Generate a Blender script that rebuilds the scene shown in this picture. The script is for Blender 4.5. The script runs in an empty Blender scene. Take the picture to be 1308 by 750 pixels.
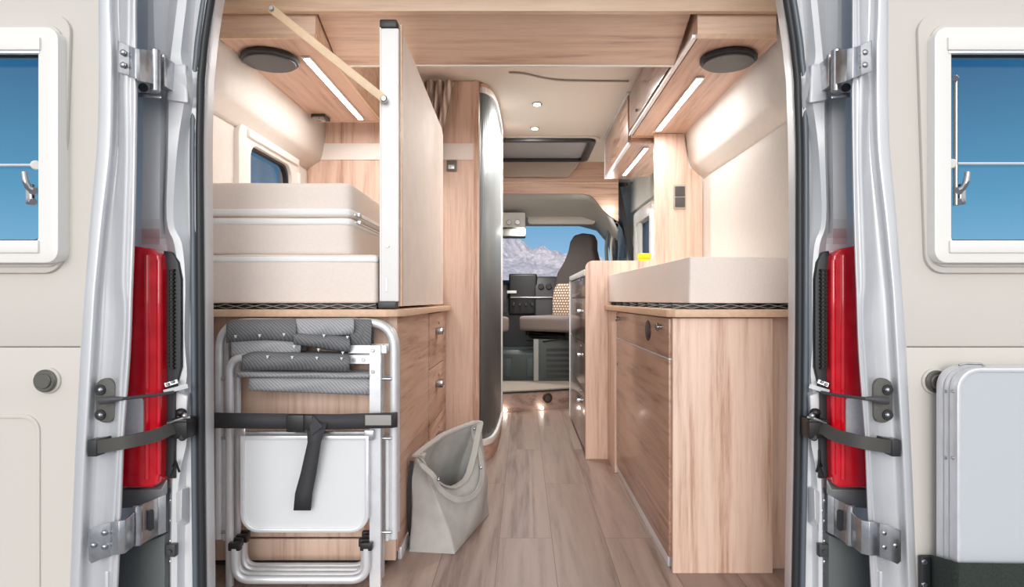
import bpy, bmesh, math, random
from mathutils import Vector, Matrix
random.seed(7)
S = bpy.context.scene
COL = S.collection
F = 800.0; CX = 668.0; CY = 383.0; H = 0.866      # focal length in photo pixels, vanishing point, eye height
# ------------------------------------------------------------------ camera
cd = bpy.data.cameras.new('camera'); cam = bpy.data.objects.new('camera', cd); COL.objects.link(cam)
cam.location = (0, 0, H); cam.rotation_euler = (math.pi/2, 0, 0)
cd.sensor_width = 36; cd.lens = F*36/1308; cd.shift_x = -(CX-654)/1308; cd.shift_y = (CY-375)/1308
cd.clip_start = 0.02; cd.clip_end = 3000
S.camera = cam
# ------------------------------------------------------------------ world: clear blue ahead, bright haze round the sun behind the viewer
W = bpy.data.worlds.new('sky'); S.world = W; W.use_nodes = True
nt = W.node_tree; nt.nodes.clear()
def wn(t, **k):
    n = nt.nodes.new(t)
    for a, b in k.items(): setattr(n, a, b)
    return n
tc = wn('ShaderNodeTexCoord'); sep = wn('ShaderNodeSeparateXYZ'); nt.links.new(tc.outputs['Generated'], sep.inputs[0])
r1 = wn('ShaderNodeValToRGB'); nt.links.new(sep.outputs['Z'], r1.inputs[0])
e = r1.color_ramp.elements
e[0].position = 0.0; e[0].color = (.50, .72, .90, 1)
e[1].position = 0.34; e[1].color = (.010, .085, .24, 1)
x_ = r1.color_ramp.elements.new(0.07); x_.color = (.30, .52, .78, 1)
x_ = r1.color_ramp.elements.new(0.14); x_.color = (.15, .38, .62, 1)
x_ = r1.color_ramp.elements.new(0.9); x_.color = (.05, .16, .40, 1)
mr = wn('ShaderNodeMapRange'); mr.inputs[1].default_value = -.05; mr.inputs[2].default_value = -.55
nt.links.new(sep.outputs['Y'], mr.inputs[0])
mx = wn('ShaderNodeMix', data_type='RGBA'); nt.links.new(mr.outputs[0], mx.inputs[0])
nt.links.new(r1.outputs[0], mx.inputs[6]); mx.inputs[7].default_value = (1.15, 1.15, 1.14, 1)
bg = wn('ShaderNodeBackground'); nt.links.new(mx.outputs[2], bg.inputs[0]); bg.inputs[1].default_value = 1.0
wo = wn('ShaderNodeOutputWorld'); nt.links.new(bg.outputs[0], wo.inputs[0])
# ------------------------------------------------------------------ sun, low behind the viewer, veiled
sd = bpy.data.lights.new('sun', 'SUN'); so = bpy.data.objects.new('sun', sd); COL.objects.link(so)
sd.energy = 1.7; sd.angle = math.radians(38); sd.color = (1, .98, .96)
so.rotation_euler = Vector((0.08, 1.0, -0.16)).to_track_quat('-Z', 'Y').to_euler(); so.location = (0, -5, 4)
vs = S.view_settings
vs.view_transform = 'Standard'; vs.look = 'None'; vs.gamma = 1; vs.use_curve_mapping = False; vs.exposure = 0.03

# ------------------------------------------------------------------ helpers
def X(px, D): return (px-CX)*D/F
def Z(py, D): return H-(py-CY)*D/F
def P(px, py, D): return Vector((X(px, D), D, Z(py, D)))
def DZ(py, z): return (H-z)*F/(py-CY)
OFF = {}
class MB:
    def __init__(s): s.bm = bmesh.new()
    def face(s, vs_):
        try: return s.bm.faces.new(vs_)
        except ValueError: return None
    def _bev(s, faces, b, seg=2):
        if b <= 0: return
        ed = set()
        for f in faces:
            for e_ in f.edges: ed.add(e_)
        ed = [e_ for e_ in ed if len(e_.link_faces) == 2 and e_.calc_face_angle(0) > .5]
        bmesh.ops.bevel(s.bm, geom=ed, offset=b, segments=seg, profile=.6, affect='EDGES', clamp_overlap=True)
    def prism(s, pts, plane, a0, a1, bev=0, seg=2):
        def mk(p, a):
            if plane == 'xz': return Vector((p[0], a, p[1]))
            if plane == 'xy': return Vector((p[0], p[1], a))
            return Vector((a, p[0], p[1]))
        lo = [s.bm.verts.new(mk(p, a0)) for p in pts]; hi = [s.bm.verts.new(mk(p, a1)) for p in pts]
        fs = [s.face(lo), s.face(hi[::-1])]
        n = len(pts)
        for i in range(n):
            j = (i+1) % n; fs.append(s.face([lo[i], hi[i], hi[j], lo[j]]))
        fs = [f for f in fs if f]
        bmesh.ops.recalc_face_normals(s.bm, faces=fs)
        s._bev(fs, bev, seg); return s
    def box(s, x0, x1, y0, y1, z0, z1, bev=0, seg=2):
        return s.prism([(x0, y0), (x1, y0), (x1, y1), (x0, y1)], 'xy', z0, z1, bev, seg)
    def hexa(s, c8, bev=0, seg=2):
        v = [s.bm.verts.new(c) for c in c8]
        q = [(0, 1, 2, 3), (4, 5, 6, 7), (0, 1, 5, 4), (1, 2, 6, 5), (2, 3, 7, 6), (3, 0, 4, 7)]
        fs = [f for f in (s.face([v[i] for i in t]) for t in q) if f]
        bmesh.ops.recalc_face_normals(s.bm, faces=fs); s._bev(fs, bev, seg); return s
    def ring(s, outer, inner, plane, a0, a1, bev=0):
        def mk(p, a):
            if plane == 'xz': return Vector((p[0], a, p[1]))
            if plane == 'xy': return Vector((p[0], p[1], a))
            return Vector((a, p[0], p[1]))
        n = len(outer); L = [[s.bm.verts.new(mk(p, a)) for p in c] for c in (outer, inner) for a in (a0, a1)]
        o0, o1, i0, i1 = L; fs = []
        for i in range(n):
            j = (i+1) % n
            for q in ([o0[i], o0[j], i0[j], i0[i]], [o1[i], i1[i], i1[j], o1[j]], [o0[i], o1[i], o1[j], o0[j]], [i0[i], i0[j], i1[j], i1[i]]):
                f = s.face(q)
                if f: fs.append(f)
        bmesh.ops.recalc_face_normals(s.bm, faces=fs); s._bev(fs, bev); return s
    def tube(s, pts, r, seg=10, closed=False, rect=False, up=None, cap=True, smooth=0):
        pts = [Vector(p) for p in pts]
        if smooth: pts = smooth_path(pts, smooth, closed)
        n = len(pts); rs = r if isinstance(r, list) else [r]*n
        if len(rs) != n: rs = [rs[0]]*n
        ringv = []; pn = None
        for i in range(n):
            a = pts[(i-1) % n] if (closed or i > 0) else pts[i]
            b = pts[(i+1) % n] if (closed or i < n-1) else pts[i]
            t = (b-a).normalized()
            if pn is None:
                u = Vector(up) if up else (Vector((0, 1, 0)) if abs(t.y) < .9 else Vector((0, 0, 1)))
            else: u = pn
            if up: u = Vector(up)
            u = (u-t*u.dot(t)).normalized(); pn = u; w = t.cross(u)
            rr = rs[i]; ra, rb = rr if isinstance(rr, tuple) else (rr, rr)
            if rect: cs = [(ra, rb), (-ra, rb), (-ra, -rb), (ra, -rb)]
            else: cs = [(ra*math.cos(2*math.pi*k/seg), rb*math.sin(2*math.pi*k/seg)) for k in range(seg)]
            ringv.append([s.bm.verts.new(pts[i]+u*c+w*d) for c, d in cs])
        m = len(ringv[0]); fs = []
        for i in range(n if closed else n-1):
            A = ringv[i]; B = ringv[(i+1) % n]
            for k in range(m):
                f = s.face([A[k], A[(k+1) % m], B[(k+1) % m], B[k]])
                if f: fs.append(f)
        if not closed and cap:
            fs.append(s.face(ringv[0][::-1])); fs.append(s.face(ringv[-1]))
        bmesh.ops.recalc_face_normals(s.bm, faces=[f for f in fs if f]); return s
    def cyl(s, p0, p1, r, seg=20, bev=0):
        p0 = Vector(p0); p1 = Vector(p1); t = (p1-p0).normalized()
        u = Vector((0, 0, 1)) if abs(t.z) < .9 else Vector((0, 1, 0)); u = (u-t*u.dot(t)).normalized(); w = t.cross(u)
        prof = [(0, r)] if not bev else [(0, r-bev), (bev, r)]
        L = (p1-p0).length
        prof += [(L, r)] if not bev else [(L-bev, r), (L, r-bev)]
        rg = [[s.bm.verts.new(p0+t*h+(u*math.cos(2*math.pi*k/seg)+w*math.sin(2*math.pi*k/seg))*q) for k in range(seg)] for h, q in prof]
        fs = [s.face(rg[0][::-1]), s.face(rg[-1])]
        for A, B in zip(rg, rg[1:]):
            for k in range(seg): fs.append(s.face([A[k], A[(k+1) % seg], B[(k+1) % seg], B[k]]))
        bmesh.ops.recalc_face_normals(s.bm, faces=[f for f in fs if f]); return s
    def ball(s, c, r, sc=(1, 1, 1), seg=16):
        m = Matrix.Translation(Vector(c)) @ Matrix.Diagonal((r*sc[0], r*sc[1], r*sc[2], 1))
        bmesh.ops.create_uvsphere(s.bm, u_segments=seg, v_segments=seg//2, radius=1, matrix=m); return s
    def grid(s, rows, skip=(), closed=False):
        g = [[s.bm.verts.new(Vector(p)) for p in r_] for r_ in rows]
        for i in range(len(g)-1):
            m = len(g[i])
            for k in range(m if closed else m-1):
                if (i, k) in skip: continue
                s.face([g[i][k], g[i][(k+1) % m], g[i+1][(k+1) % m], g[i+1][k]])
        return s
def smooth_path(pts, k=4, closed=False):
    out = []; n = len(pts)
    for i in range(n if closed else n-1):
        g = lambda j: pts[j % n] if closed else pts[max(0, min(n-1, j))]
        a, b, c, d = g(i-1), g(i), g(i+1), g(i+2)
        for q in range(k):
            t = q/k
            out.append(.5*((2*b)+(c-a)*t+(2*a-5*b+4*c-d)*t*t+(3*b-a-3*c+d)*t**3))
    if not closed: out.append(pts[-1])
    return out
def fillet(pts, r, n=5):
    """round the inner corners of an open polyline"""
    pts = [Vector(p) for p in pts]; out = [pts[0]]
    for a, b, c in zip(pts, pts[1:], pts[2:]):
        u = (a-b); v = (c-b); q = min(r, u.length*.49, v.length*.49); p0 = b+u.normalized()*q; p1 = b+v.normalized()*q
        for k in range(n+1):
            t = k/n; out.append((1-t)**2*p0+2*t*(1-t)*b+t*t*p1)
    out.append(pts[-1]); return out
def rrect(x0, x1, z0, z1, r, n=5):
    out = []
    for cx, cz, a in ((x1-r, z1-r, 0), (x0+r, z1-r, 90), (x0+r, z0+r, 180), (x1-r, z0+r, 270)):
        for k in range(n+1):
            t = math.radians(a+90*k/n); out.append((cx+r*math.cos(t), cz+r*math.sin(t)))
    return out
def interp(tab, y):
    if y <= tab[0][0]: return tab[0][1]
    for (a, u), (b, v) in zip(tab, tab[1:]):
        if y <= b: return u+(v-u)*(y-a)/(b-a)
    return tab[-1][1]
def obj(name, mb, mat, parent=None, smooth=40, mods=None):
    bm = mb.bm; bm.normal_update()
    me = bpy.data.meshes.new(name)
    o = bpy.data.objects.new(name, me); COL.objects.link(o)
    if parent is not None:
        off = OFF[parent.name]; o.parent = parent; loc = off
    else:
        bb = [v.co for v in bm.verts]
        lo = Vector([min(c[i] for c in bb) for i in range(3)]); hi = Vector([max(c[i] for c in bb) for i in range(3)])
        loc = Vector(((lo.x+hi.x)/2, (lo.y+hi.y)/2, lo.z)); o.location = loc
    bmesh.ops.translate(bm, verts=bm.verts[:], vec=-loc)
    bm.to_mesh(me); bm.free()
    OFF[o.name] = loc.copy()
    for p in me.polygons: p.use_smooth = True
    me.set_sharp_from_angle(angle=math.radians(smooth))
    me.materials.append(mat)
    for (t, kw) in (mods or []):
        m = o.modifiers.new(t.lower(), t)
        for a, b in kw.items(): setattr(m, a, b)
    return o
def obj_each(name, mb, mat, parent, **k):
    seen = set(); out = []
    for v0 in mb.bm.verts[:]:
        if v0 in seen: continue
        st_ = [v0]; isl = []; seen.add(v0)
        while st_:
            v = st_.pop(); isl.append(v)
            for e_ in v.link_edges:
                w = e_.other_vert(v)
                if w not in seen: seen.add(w); st_.append(w)
        n = MB(); mp_ = {v: n.bm.verts.new(v.co) for v in isl}
        for f in {f for v in isl for f in v.link_faces}:
            try: n.bm.faces.new([mp_[v] for v in f.verts])
            except ValueError: pass
        bmesh.ops.recalc_face_normals(n.bm, faces=n.bm.faces[:])
        out.append(obj(name, n, mat, parent, **k))
    mb.bm.free(); return out
def thing(name, label, cat, loc, group=None):
    o = bpy.data.objects.new(name, None); COL.objects.link(o); o.location = loc; o.empty_display_size = .05
    OFF[o.name] = Vector(loc); o['label'] = label; o['category'] = cat
    if group: o['group'] = group
    return o
def tag(o, label, cat, group=None, kind=None):
    o['label'] = label; o['category'] = cat
    if group: o['group'] = group
    if kind: o['kind'] = kind
    return o
def struct(name, mb=None, mat=None, label=None, loc=None, smooth=40, mods=None):
    if mb is None:
        o = bpy.data.objects.new(name, None); COL.objects.link(o); o.location = loc; OFF[o.name] = Vector(loc)
    else: o = obj(name, mb, mat, None, smooth, mods)
    o['kind'] = 'structure'
    if label: o['label'] = label
    return o
def lab(o, text): o['label'] = text; return o
def copy_tree(o, parent=None):
    c = o.copy(); COL.objects.link(c)
    if parent: c.parent = parent
    OFF[c.name] = OFF.get(o.name, Vector())
    for ch in list(o.children): copy_tree(ch, c)
    return c

# ------------------------------------------------------------------ materials
def srgb(r, g, b):
    f = lambda c: (c/255/12.92) if c/255 <= .04045 else ((c/255+.055)/1.055)**2.4
    return (f(r), f(g), f(b), 1)
def mat(name, col, rough=.5, metal=0, noise=0, nscale=40, bump=0, bscale=200, coat=0, spec=.5, emis=None, es=0, sheen=0):
    m = bpy.data.materials.new(name); m.use_nodes = True; n = m.node_tree; b = n.nodes['Principled BSDF']
    b.inputs['Base Color'].default_value = col; b.inputs['Roughness'].default_value = rough; b.inputs['Metallic'].default_value = metal
    b.inputs['Coat Weight'].default_value = coat; b.inputs['Specular IOR Level'].default_value = spec
    b.inputs['Sheen Weight'].default_value = sheen
    if emis: b.inputs['Emission Color'].default_value = emis; b.inputs['Emission Strength'].default_value = es
    t = n.nodes.new('ShaderNodeTexCoord')
    if noise:
        q = n.nodes.new('ShaderNodeTexNoise'); q.inputs['Scale'].default_value = nscale; q.inputs['Detail'].default_value = 5
        n.links.new(t.outputs['Object'], q.inputs['Vector'])
        r = n.nodes.new('ShaderNodeValToRGB'); r.color_ramp.elements[0].position = .3; r.color_ramp.elements[1].position = .7
        r.color_ramp.elements[0].color = (*[c*(1-noise) for c in col[:3]], 1); r.color_ramp.elements[1].color = (*[min(1, c*(1+noise)) for c in col[:3]], 1)
        n.links.new(q.outputs['Fac'], r.inputs[0]); n.links.new(r.outputs[0], b.inputs['Base Color'])
    if bump:
        q = n.nodes.new('ShaderNodeTexNoise'); q.inputs['Scale'].default_value = bscale; q.inputs['Detail'].default_value = 4
        n.links.new(t.outputs['Object'], q.inputs['Vector'])
        u = n.nodes.new('ShaderNodeBump'); u.inputs['Strength'].default_value = bump; u.inputs['Distance'].default_value = .002
        n.links.new(q.outputs['Fac'], u.inputs['Height']); n.links.new(u.outputs[0], b.inputs['Normal'])
    return m
def wood(name, axis, light, dark, rough=.42, coat=.0, seed=0.0, across=9, planks=None):
    m = bpy.data.materials.new(name); m.use_nodes = True; n = m.node_tree; b = n.nodes['Principled BSDF']; L = n.links.new
    t = n.nodes.new('ShaderNodeTexCoord'); mp = n.nodes.new('ShaderNodeMapping'); L(t.outputs['Object'], mp.inputs['Vector'])
    sc = [across]*3; sc[axis] = across*.055; mp.inputs['Scale'].default_value = sc; mp.inputs['Location'].default_value = (seed, seed*1.7, seed*.6)
    vec = mp.outputs[0]
    br = None
    if planks:
        mp2 = n.nodes.new('ShaderNodeMapping'); L(t.outputs['Object'], mp2.inputs['Vector']); mp2.inputs['Rotation'].default_value = (0, 0, math.pi/2)
        br = n.nodes.new('ShaderNodeTexBrick'); L(mp2.outputs[0], br.inputs['Vector'])
        br.inputs['Scale'].default_value = 1; br.inputs['Brick Width'].default_value = planks[0]; br.inputs['Row Height'].default_value = planks[1]
        br.inputs['Mortar Size'].default_value = .0012; br.inputs['Mortar Smooth'].default_value = .1
        br.inputs['Color1'].default_value = (0, 0, 0, 1); br.inputs['Color2'].default_value = (1, 1, 1, 1); br.inputs['Mortar'].default_value = (.5, .5, .5, 1)
        vm = n.nodes.new('ShaderNodeVectorMath'); vm.operation = 'MULTIPLY_ADD'; L(br.outputs['Color'], vm.inputs[0]); vm.inputs[1].default_value = (7, 3, 5); L(mp.outputs[0], vm.inputs[2]); vec = vm.outputs[0]
    a = n.nodes.new('ShaderNodeTexNoise'); L(vec, a.inputs['Vector']); a.inputs['Scale'].default_value = 1; a.inputs['Detail'].default_value = 3; a.inputs['Distortion'].default_value = .5
    w = n.nodes.new('ShaderNodeMath'); w.operation = 'MULTIPLY'; L(a.outputs['Fac'], w.inputs[0]); w.inputs[1].default_value = 30
    sn = n.nodes.new('ShaderNodeMath'); sn.operation = 'SINE'; L(w.outputs[0], sn.inputs[0])
    f = n.nodes.new('ShaderNodeTexNoise'); f.inputs['Scale'].default_value = 9; f.inputs['Detail'].default_value = 8; f.inputs['Roughness'].default_value = .7; L(vec, f.inputs['Vector'])
    c1 = n.nodes.new('ShaderNodeMath'); c1.operation = 'MULTIPLY_ADD'; L(sn.outputs[0], c1.inputs[0]); c1.inputs[1].default_value = .13; L(f.outputs['Fac'], c1.inputs[2])
    c2 = n.nodes.new('ShaderNodeMath'); c2.operation = 'MULTIPLY_ADD'; L(a.outputs['Fac'], c2.inputs[0]); c2.inputs[1].default_value = .5; L(c1.outputs[0], c2.inputs[2])
    r = n.nodes.new('ShaderNodeValToRGB'); L(c2.outputs[0], r.inputs[0])
    r.color_ramp.elements[0].position = .42; r.color_ramp.elements[0].color = dark
    r.color_ramp.elements[1].position = .88; r.color_ramp.elements[1].color = light
    mid = r.color_ramp.elements.new(.66); mid.color = tuple(dark[i]*.3+light[i]*.7 for i in range(3))+(1,)
    out = r.outputs[0]
    if planks:
        pv = n.nodes.new('ShaderNodeMapRange'); L(br.outputs['Color'], pv.inputs[0]); pv.inputs[3].default_value = .88; pv.inputs[4].default_value = 1.06
        mm = n.nodes.new('ShaderNodeVectorMath'); mm.operation = 'SCALE'; L(out, mm.inputs[0]); L(pv.outputs[0], mm.inputs['Scale'])
        mo = n.nodes.new('ShaderNodeMix'); mo.data_type = 'RGBA'; L(br.outputs['Fac'], mo.inputs[0]); L(mm.outputs[0], mo.inputs[6]); mo.inputs[7].default_value = tuple(c*.8 for c in dark[:3])+(1,)
        out = mo.outputs[2]
    L(out, b.inputs['Base Color']); b.inputs['Roughness'].default_value = rough; b.inputs['Coat Weight'].default_value = coat; b.inputs['Coat Roughness'].default_value = .15
    u = n.nodes.new('ShaderNodeBump'); u.inputs['Strength'].default_value = .12; u.inputs['Distance'].default_value = .001
    L(f.outputs['Fac'], u.inputs['Height']); L(u.outputs[0], b.inputs['Normal'])
    return m
WL, WD = srgb(238, 207, 187), srgb(188, 143, 119)
wood_v = wood('wood_vertical', 2, WL, WD, seed=1.3)
wood_x = wood('wood_cross', 0, srgb(212, 176, 154), srgb(154, 114, 94), seed=4.1)
wood_y = wood('wood_lengthways', 1, srgb(214, 178, 156), srgb(160, 118, 97), seed=2.2)
wood_gloss = wood('wood_lengthways_satin', 1, srgb(190, 152, 130), srgb(128, 92, 74), rough=.3, coat=.35, seed=6.6)
wood_dk = wood('locker_door_wood', 1, srgb(166, 132, 114), srgb(112, 82, 68), rough=.25, coat=.5, seed=5.2)
wood_h = wood('wood_header', 0, srgb(236, 206, 178), srgb(205, 165, 135), seed=9.1)
edge_wood = mat('wood_edge_band', srgb(226, 190, 160), .5, noise=.08, nscale=60)
floor_m = wood('floor_planks', 1, srgb(166, 143, 131), srgb(116, 93, 83), rough=.42, seed=.4, across=5, planks=(1.35, .19))
beige = mat('door_lining_beige', srgb(211, 205, 197), .6, bump=.08, bscale=500)
pad = mat('padded_wall_cream', srgb(228, 221, 213), .75, bump=.1, bscale=350, noise=.02)
white_pl = mat('white_plastic', srgb(238, 235, 230), .35)
frame_pl = mat('window_frame_white', srgb(240, 237, 232), .3)
ceil_m = mat('ceiling_beige', srgb(214, 202, 190), .8, bump=.08, bscale=400)
silver = mat('painted_silver', srgb(212, 213, 216), .38, metal=.4, coat=.25, noise=.03, nscale=8)
silver_b = mat('painted_silver_body', srgb(222, 223, 225), .45, metal=.2, coat=.15, noise=.03, nscale=8)
zinc = mat('zinc_steel', srgb(196, 197, 200), .3, metal=.95, noise=.12, nscale=60)
chrome = mat('chrome', srgb(176, 176, 178), .16, metal=1)
alu = mat('anodised_aluminium', srgb(232, 233, 236), .33, metal=.4, noise=.04, nscale=30)
rubber = mat('black_rubber', srgb(42, 44, 47), .45)
grey_seal = mat('grey_seal', srgb(96, 104, 112), .4, coat=.2)
blackp = mat('black_plastic', srgb(30, 30, 30), .4, noise=.2, nscale=60)
darkgrey = mat('dark_grey_plastic', srgb(70, 70, 72), .45)
webbing = mat('black_webbing', srgb(60, 60, 63), .6, bump=.5, bscale=900, noise=.12, nscale=300)
felt = mat('dark_green_black_felt', srgb(44, 52, 46), .85, bump=.6, bscale=300, noise=.3, nscale=200)
fabric_m = mat('mattress_fabric', srgb(243, 230, 221), .85, bump=.25, bscale=450, noise=.025, nscale=150, sheen=.1)
mesh_m = mat('mattress_border_white', srgb(254, 253, 251), .8, bump=.4, bscale=900)
board_m = mat('bed_panel_board', srgb(240, 228, 217), .65, noise=.04, nscale=12, bump=.05)
grey_fab = mat('grey_mesh_fabric', srgb(168, 169, 172), .7, bump=.5, bscale=900, noise=.1, nscale=400)
dgrey_fab = mat('dark_grey_mesh_fabric', srgb(116, 117, 120), .7, bump=.5, bscale=900, noise=.12, nscale=400)
def weave(m, sc, k):
    n = m.node_tree; b = n.nodes['Principled BSDF']; t = n.nodes.new('ShaderNodeTexCoord'); w = n.nodes.new('ShaderNodeTexWave'); w.wave_type = 'BANDS'; w.bands_direction = 'DIAGONAL'
    w.inputs['Scale'].default_value = sc; w.inputs['Distortion'].default_value = 2; w.inputs['Detail'].default_value = 2; n.links.new(t.outputs['Object'], w.inputs['Vector'])
    q = b.inputs['Base Color'].links[0].from_socket; mr_ = n.nodes.new('ShaderNodeMapRange'); n.links.new(w.outputs['Fac'], mr_.inputs[0]); mr_.inputs[3].default_value = 1-k; mr_.inputs[4].default_value = 1+k
    vm = n.nodes.new('ShaderNodeVectorMath'); vm.operation = 'SCALE'; n.links.new(q, vm.inputs[0]); n.links.new(mr_.outputs[0], vm.inputs['Scale']); n.links.new(vm.outputs[0], b.inputs['Base Color'])
weave(grey_fab, 55, .22); weave(dgrey_fab, 55, .28)
canvas = mat('bag_canvas_grey', srgb(182, 180, 176), .85, bump=.4, bscale=500, noise=.07, nscale=25)
canvas_d = mat('bag_lining_grey', srgb(138, 133, 131), .85, bump=.3, bscale=500, noise=.06, nscale=25)
curtain_m = mat('curtain_striped', srgb(196, 178, 162), .8, noise=.06, nscale=30)
grey_table = mat('table_top_grey', srgb(196, 200, 206), .45)
white_tray = mat('tray_white', srgb(226, 228, 230), .4)
seat_dark = mat('seat_dark_brown', srgb(66, 58, 54), .8, noise=.08, nscale=60)
seat_grey = mat('seat_taupe', srgb(132, 120, 114), .8, noise=.06, nscale=60)
dash_m = mat('dashboard_dark', srgb(34, 34, 36), .5, noise=.1, nscale=20)
base_m = mat('seat_base_dark', srgb(62, 70, 68), .45)
cab_white = mat('cab_lining_light', srgb(206, 206, 200), .6)
yellow = mat('yellow_plastic', srgb(236, 190, 20), .35)
stepcarpet = mat('step_top_vinyl', srgb(168, 156, 144), .6, noise=.1, nscale=60)
led = mat('led_diffuser', (1, 1, 1, 1), .4, emis=(1, .93, .86, 1), es=14)
lampglow = mat('spot_lens', (1, 1, 1, 1), .4, emis=(1, .9, .75, 1), es=16)
def red_lens():
    m = mat('tail_light_red', srgb(205, 10, 28), .08, coat=1, spec=.8); n = m.node_tree; b = n.nodes['Principled BSDF']
    t = n.nodes.new('ShaderNodeTexCoord'); v = n.nodes.new('ShaderNodeTexVoronoi'); v.inputs['Scale'].default_value = 22
    n.links.new(t.outputs['Object'], v.inputs['Vector']); r = n.nodes.new('ShaderNodeValToRGB')
    r.color_ramp.elements[0].color = srgb(236, 24, 44); r.color_ramp.elements[1].color = srgb(212, 8, 30); r.color_ramp.elements[1].position = .7
    n.links.new(v.outputs['Distance'], r.inputs[0]); n.links.new(r.outputs[0], b.inputs['Base Color'])
    b.inputs['Transmission Weight'].default_value = 0; return m
red = red_lens()
lamp_clear = mat('tail_light_clear', srgb(205, 208, 212), .15, coat=1, noise=.05, nscale=90)
def glass(name, tint, ior=1.35):
    m = bpy.data.materials.new(name); m.use_nodes = True; n = m.node_tree; n.nodes.clear(); L = n.links.new
    o = n.nodes.new('ShaderNodeOutputMaterial'); t = n.nodes.new('ShaderNodeBsdfTransparent'); t.inputs[0].default_value = tint
    g = n.nodes.new('ShaderNodeBsdfGlossy'); g.inputs['Roughness'].default_value = .03; g.inputs['Color'].default_value = (.9, .95, 1, 1)
    lw = n.nodes.new('ShaderNodeLayerWeight'); pw = n.nodes.new('ShaderNodeMath'); pw.operation = 'POWER'; L(lw.outputs['Facing'], pw.inputs[0]); pw.inputs[1].default_value = 4
    fr = n.nodes.new('ShaderNodeMath'); fr.operation = 'MULTIPLY_ADD'; L(pw.outputs[0], fr.inputs[0]); fr.inputs[1].default_value = .35; fr.inputs[2].default_value = .025*(ior-1)/.35
    mx_ = n.nodes.new('ShaderNodeMixShader'); L(fr.outputs[0], mx_.inputs[0]); L(t.outputs[0], mx_.inputs[1]); L(g.outputs[0], mx_.inputs[2]); L(mx_.outputs[0], o.inputs[0]); return m
glass_tint = glass('acrylic_window_tinted', (.72, .88, .90, 1))
glass_clear = glass('windscreen_glass', (.93, .97, .97, 1))
glass_dark = glass('privacy_glass', (.30, .36, .42, 1))
def tambour_mat():
    m = mat('tambour_grey', srgb(122, 127, 128), .45, metal=.15, coat=.0); return m
tambour = tambour_mat()
wood_beam = wood('beam_wood', 0, srgb(238, 206, 182), srgb(188, 146, 122), seed=4.1)
step_wood = wood('step_wood', 0, srgb(168, 142, 130), srgb(120, 96, 86), seed=8.8)
def checker(name, a, b_, sc):
    m = mat(name, a, .85); n = m.node_tree; b = n.nodes['Principled BSDF']; t = n.nodes.new('ShaderNodeTexCoord'); c = n.nodes.new('ShaderNodeTexBrick')
    c.inputs['Scale'].default_value = sc; c.inputs['Color1'].default_value = a; c.inputs['Color2'].default_value = a; c.inputs['Mortar'].default_value = b_
    c.inputs['Brick Width'].default_value = .7; c.inputs['Row Height'].default_value = .6; c.inputs['Mortar Size'].default_value = .12; c.offset = .5
    mp = n.nodes.new('ShaderNodeMapping'); mp.inputs['Rotation'].default_value = (math.pi/2, 0, 0)
    n.links.new(t.outputs['Object'], mp.inputs[0]); n.links.new(mp.outputs[0], c.inputs['Vector']); n.links.new(c.outputs['Color'], b.inputs['Base Color']); return m
seat_pattern = checker('seat_weave_pattern', srgb(226, 206, 184), srgb(120, 94, 78), 24)
# ================================================================== the place outside
g = MB(); g.box(-400, 400, -300, 900, -.62, -.55)
struct('floor_outside', g, mat('pale_gravel', srgb(196, 190, 182), .9, noise=.1, nscale=3))
def mountain():
    from mathutils import noise as N
    mb = MB(); rows = []
    for j in range(120):
        y = 330+j*3.5; row = []
        for i in range(230):
            x = -150+i*1.8; t = j/119
            env = max(0, math.sin(min(1, t*1.25)*math.pi/2))*max(0, 1-abs((x-0)/175)**3)
            n = N.fractal(Vector((x*.014, y*.014, 1.7)), .8, 2.1, 8)-.5*abs(N.noise(Vector((x*.05, y*.05, 4))))
            slope = (1-(x-10)/300)*.92
            row.append((x, y, -.6+env*(70*slope*t**.7+n*17*(.3+t))))
        rows.append(row)
    mb.grid(rows); return mb
mm = mat('mountain_rock', srgb(218, 206, 210), .95, noise=.22, nscale=.35)
mo = obj('mountain', mountain(), mm, smooth=25)
tag(mo, 'bare pinkish grey mountain ridge seen through the windscreen', 'mountain')

# ================================================================== shell
RX, LX = .98, -1.15
cz = 2.03
g = MB(); g.box(LX-.02, RX+.02, 1.70, 6.9, -.05, 0); struct('floor', g, floor_m)
g = MB(); g.box(LX-.06, RX+.06, 1.70, 5.35, cz, cz+.05); struct('ceiling', g, ceil_m)
# side walls: lower wall with window opening, bulged padding above
def wall(side, name, wy0, wy1, wz0, wz1, yend):
    s = -1 if side < 0 else 1; x = LX if s < 0 else RX
    ys = [1.74, wy0, wy1, yend]; zs = [0, wz0, wz1, cz+.02]
    g = MB(); g.grid([[(x, y, z) for y in ys] for z in zs], skip={(1, 1)})
    o = struct(name, g, pad, mods=[('SOLIDIFY', dict(thickness=.05, offset=(1 if s > 0 else -1)))])
    return o
wl = wall(-1, 'wall_left', 2.57, 3.09, 1.12, 1.53, 6.75)
wr = wall(1, 'wall_right', 4.66, 5.30, 1.02, 1.53, 6.75)
def bulge(name, prof, y0, y1, lbl):
    g = MB(); rows = []
    for y, k in ((y0-.10, 1.0), (y0-.05, .55), (y0, .12), (y0+.05, 0), ((y0+y1)/2, 0), (y1, 0)):
        x0 = prof[0][0]; rows.append([(x+(x0-x)*k*(1 if z < 1.72 else .25), y, z) for x, z in prof])
    g.grid(rows); return struct(name, g, pad, lbl, smooth=38, mods=[('SOLIDIFY', dict(thickness=.006))])
bulge('trim_1', [(-1.149, 1.560), (-1.140, 1.572), (-1.085, 1.606), (-1.074, 1.622), (-1.068, 1.65), (-1.058, 1.72), (-1.053, 1.77), (-1.04, 2.03)], 2.24, 3.33, 'cream padded bulge along the top of the left wall')
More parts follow.
